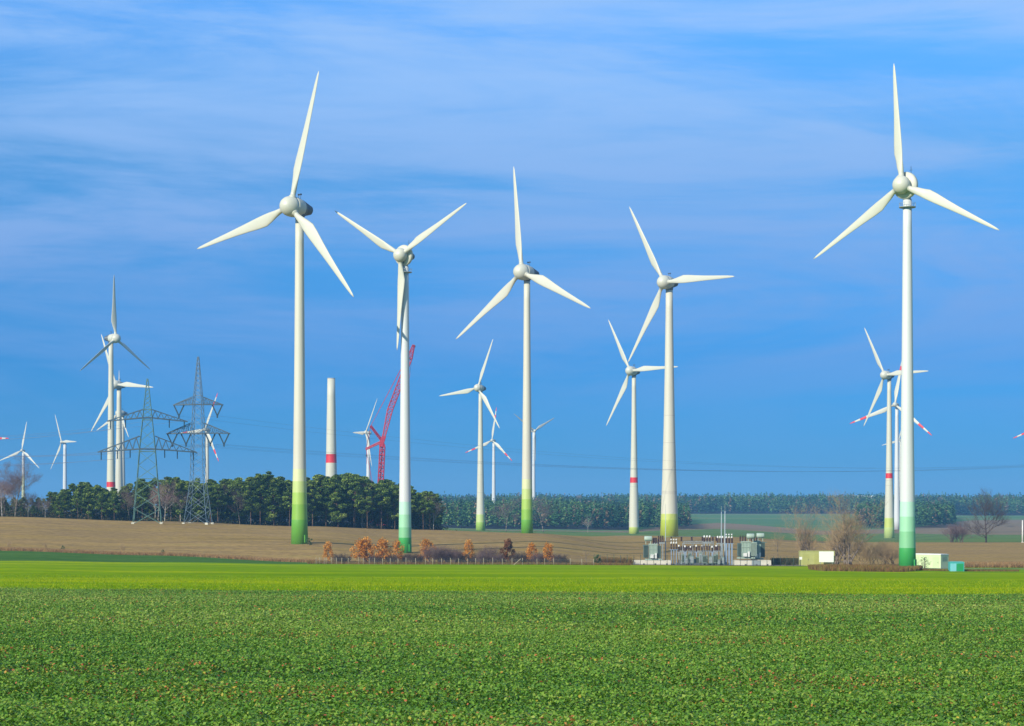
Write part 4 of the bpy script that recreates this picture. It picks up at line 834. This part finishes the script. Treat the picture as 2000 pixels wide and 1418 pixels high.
kiosk('transformer_kiosk', 1816, 648, 11, 4.4, 4.3, rad(-45), M['pale_green'], M['roof_w'], 'pale green kiosk with white roof behind the nearest turbine foot', 'kiosk', M['pale_green2'], 3)
e = kiosk('cable_cabinet', 1867.5, 588, 4.1, 2.4, 2.55, 0, M['teal'], M['teal'], 'small turquoise and emerald cabinet right of the nearest turbine', 'cabinet', M['emer'], 1, overhang=.05)
mb = MB(); mb.box(-1.9, -.2, -1.26, -1.2, .1, 2.3); mb.build('door', M['teal_door'], e)
mb = MB(); mb.box(.2, 1.8, -1.26, -1.24, .1, 2.3); mb.build('door', M['emer'], e)
# steps at nearest turbine, white post at the right edge, little sign
g0 = Gp(1789, 589); e = empty('entrance_steps', g0, 0, 'narrow dark green entrance steps at the foot of the nearest turbine', 'steps'); mb = MB()
for k in range(5): mb.box(-.5, .5, -.2-.35*(5-k), -.35*(4-k), -.1, .22*(k+1))
mb.build('step', M['darkmetal'], e); mb = MB()
for x in (-.5, .5): mb.bar((x, -1.7, 0), (x, -1.7, 1.2), .06); mb.bar((x, -1.7, 1.2), (x, 0, 2.3), .06); mb.bar((x, 0, 0), (x, 0, 2.3), .06)
mb.build('handrail', MG[0], e)
g0 = Gp(1997, 1095); e = empty('tall_post', g0, 0, 'tall white post at the right edge of the picture', 'post'); mb = MB(); mb.lathe([(.35, 0), (.3, 6), (.25, Zr(1016, 1095)-g0.z)], 10); mb.build('shaft', M['panel_w'], e); mb = MB(); mb.box(-.5, .5, -.5, .5, -.2, .4); mb.build('footing', M['plinth'], e)
g0 = Gp(1564, 675); e = empty('small_sign', g0, 0, 'little white sign on the fence beside the olive kiosk', 'sign'); mb = MB(); mb.box(-.45, .45, -.05, 0, 2.2, 3.1); mb.build('plate', M['panel_w'], e); mb = MB(); mb.bar((0, .05, 0), (0, .05, 3), .1); mb.build('post', M['fence_dark'], e)
for px, w, lb in ((1676, 26, 'long white-roofed shed in the far forest'), (1700, 12, 'short white-roofed shed in the far forest')):
    d = 3900; g0 = Gp(px, d); e = empty('farm_shed', g0, 0, lb, 'shed'); z1 = Zr(972, d)-g0.z; mb = MB(); mb.box(-w/2, w/2, -6, 6, 0, z1); mb.build('wall', M['plinth'], e)
    mb = MB(); mb.add([(-w/2-1, -7, z1), (w/2+1, -7, z1), (w/2+1, 0, z1+4), (-w/2-1, 0, z1+4), (-w/2-1, 7, z1), (w/2+1, 7, z1)], [(0, 1, 2, 3), (3, 2, 5, 4), (0, 3, 4), (1, 5, 2)]); mb.build('roof', M['roof_w'], e)

# ------------------------------------------------------------------ air
HZ = bpy.data.materials.new('haze'); HZ.use_nodes = True; t = HZ.node_tree; t.nodes.remove(t.nodes['Principled BSDF'])
pv = t.nodes.new('ShaderNodeVolumePrincipled'); pv.inputs['Color'].default_value = (.24, .60, 1, 1); pv.inputs['Density'].default_value = .95e-4; pv.inputs['Anisotropy'].default_value = 0
t.links.new(pv.outputs[0], t.nodes['Material Output'].inputs['Volume'])
mb = MB(); mb.box(-26500, 26500, -600, 16600, -30, 190); o = mb.build('haze', HZ); tag(o, kind='stuff')
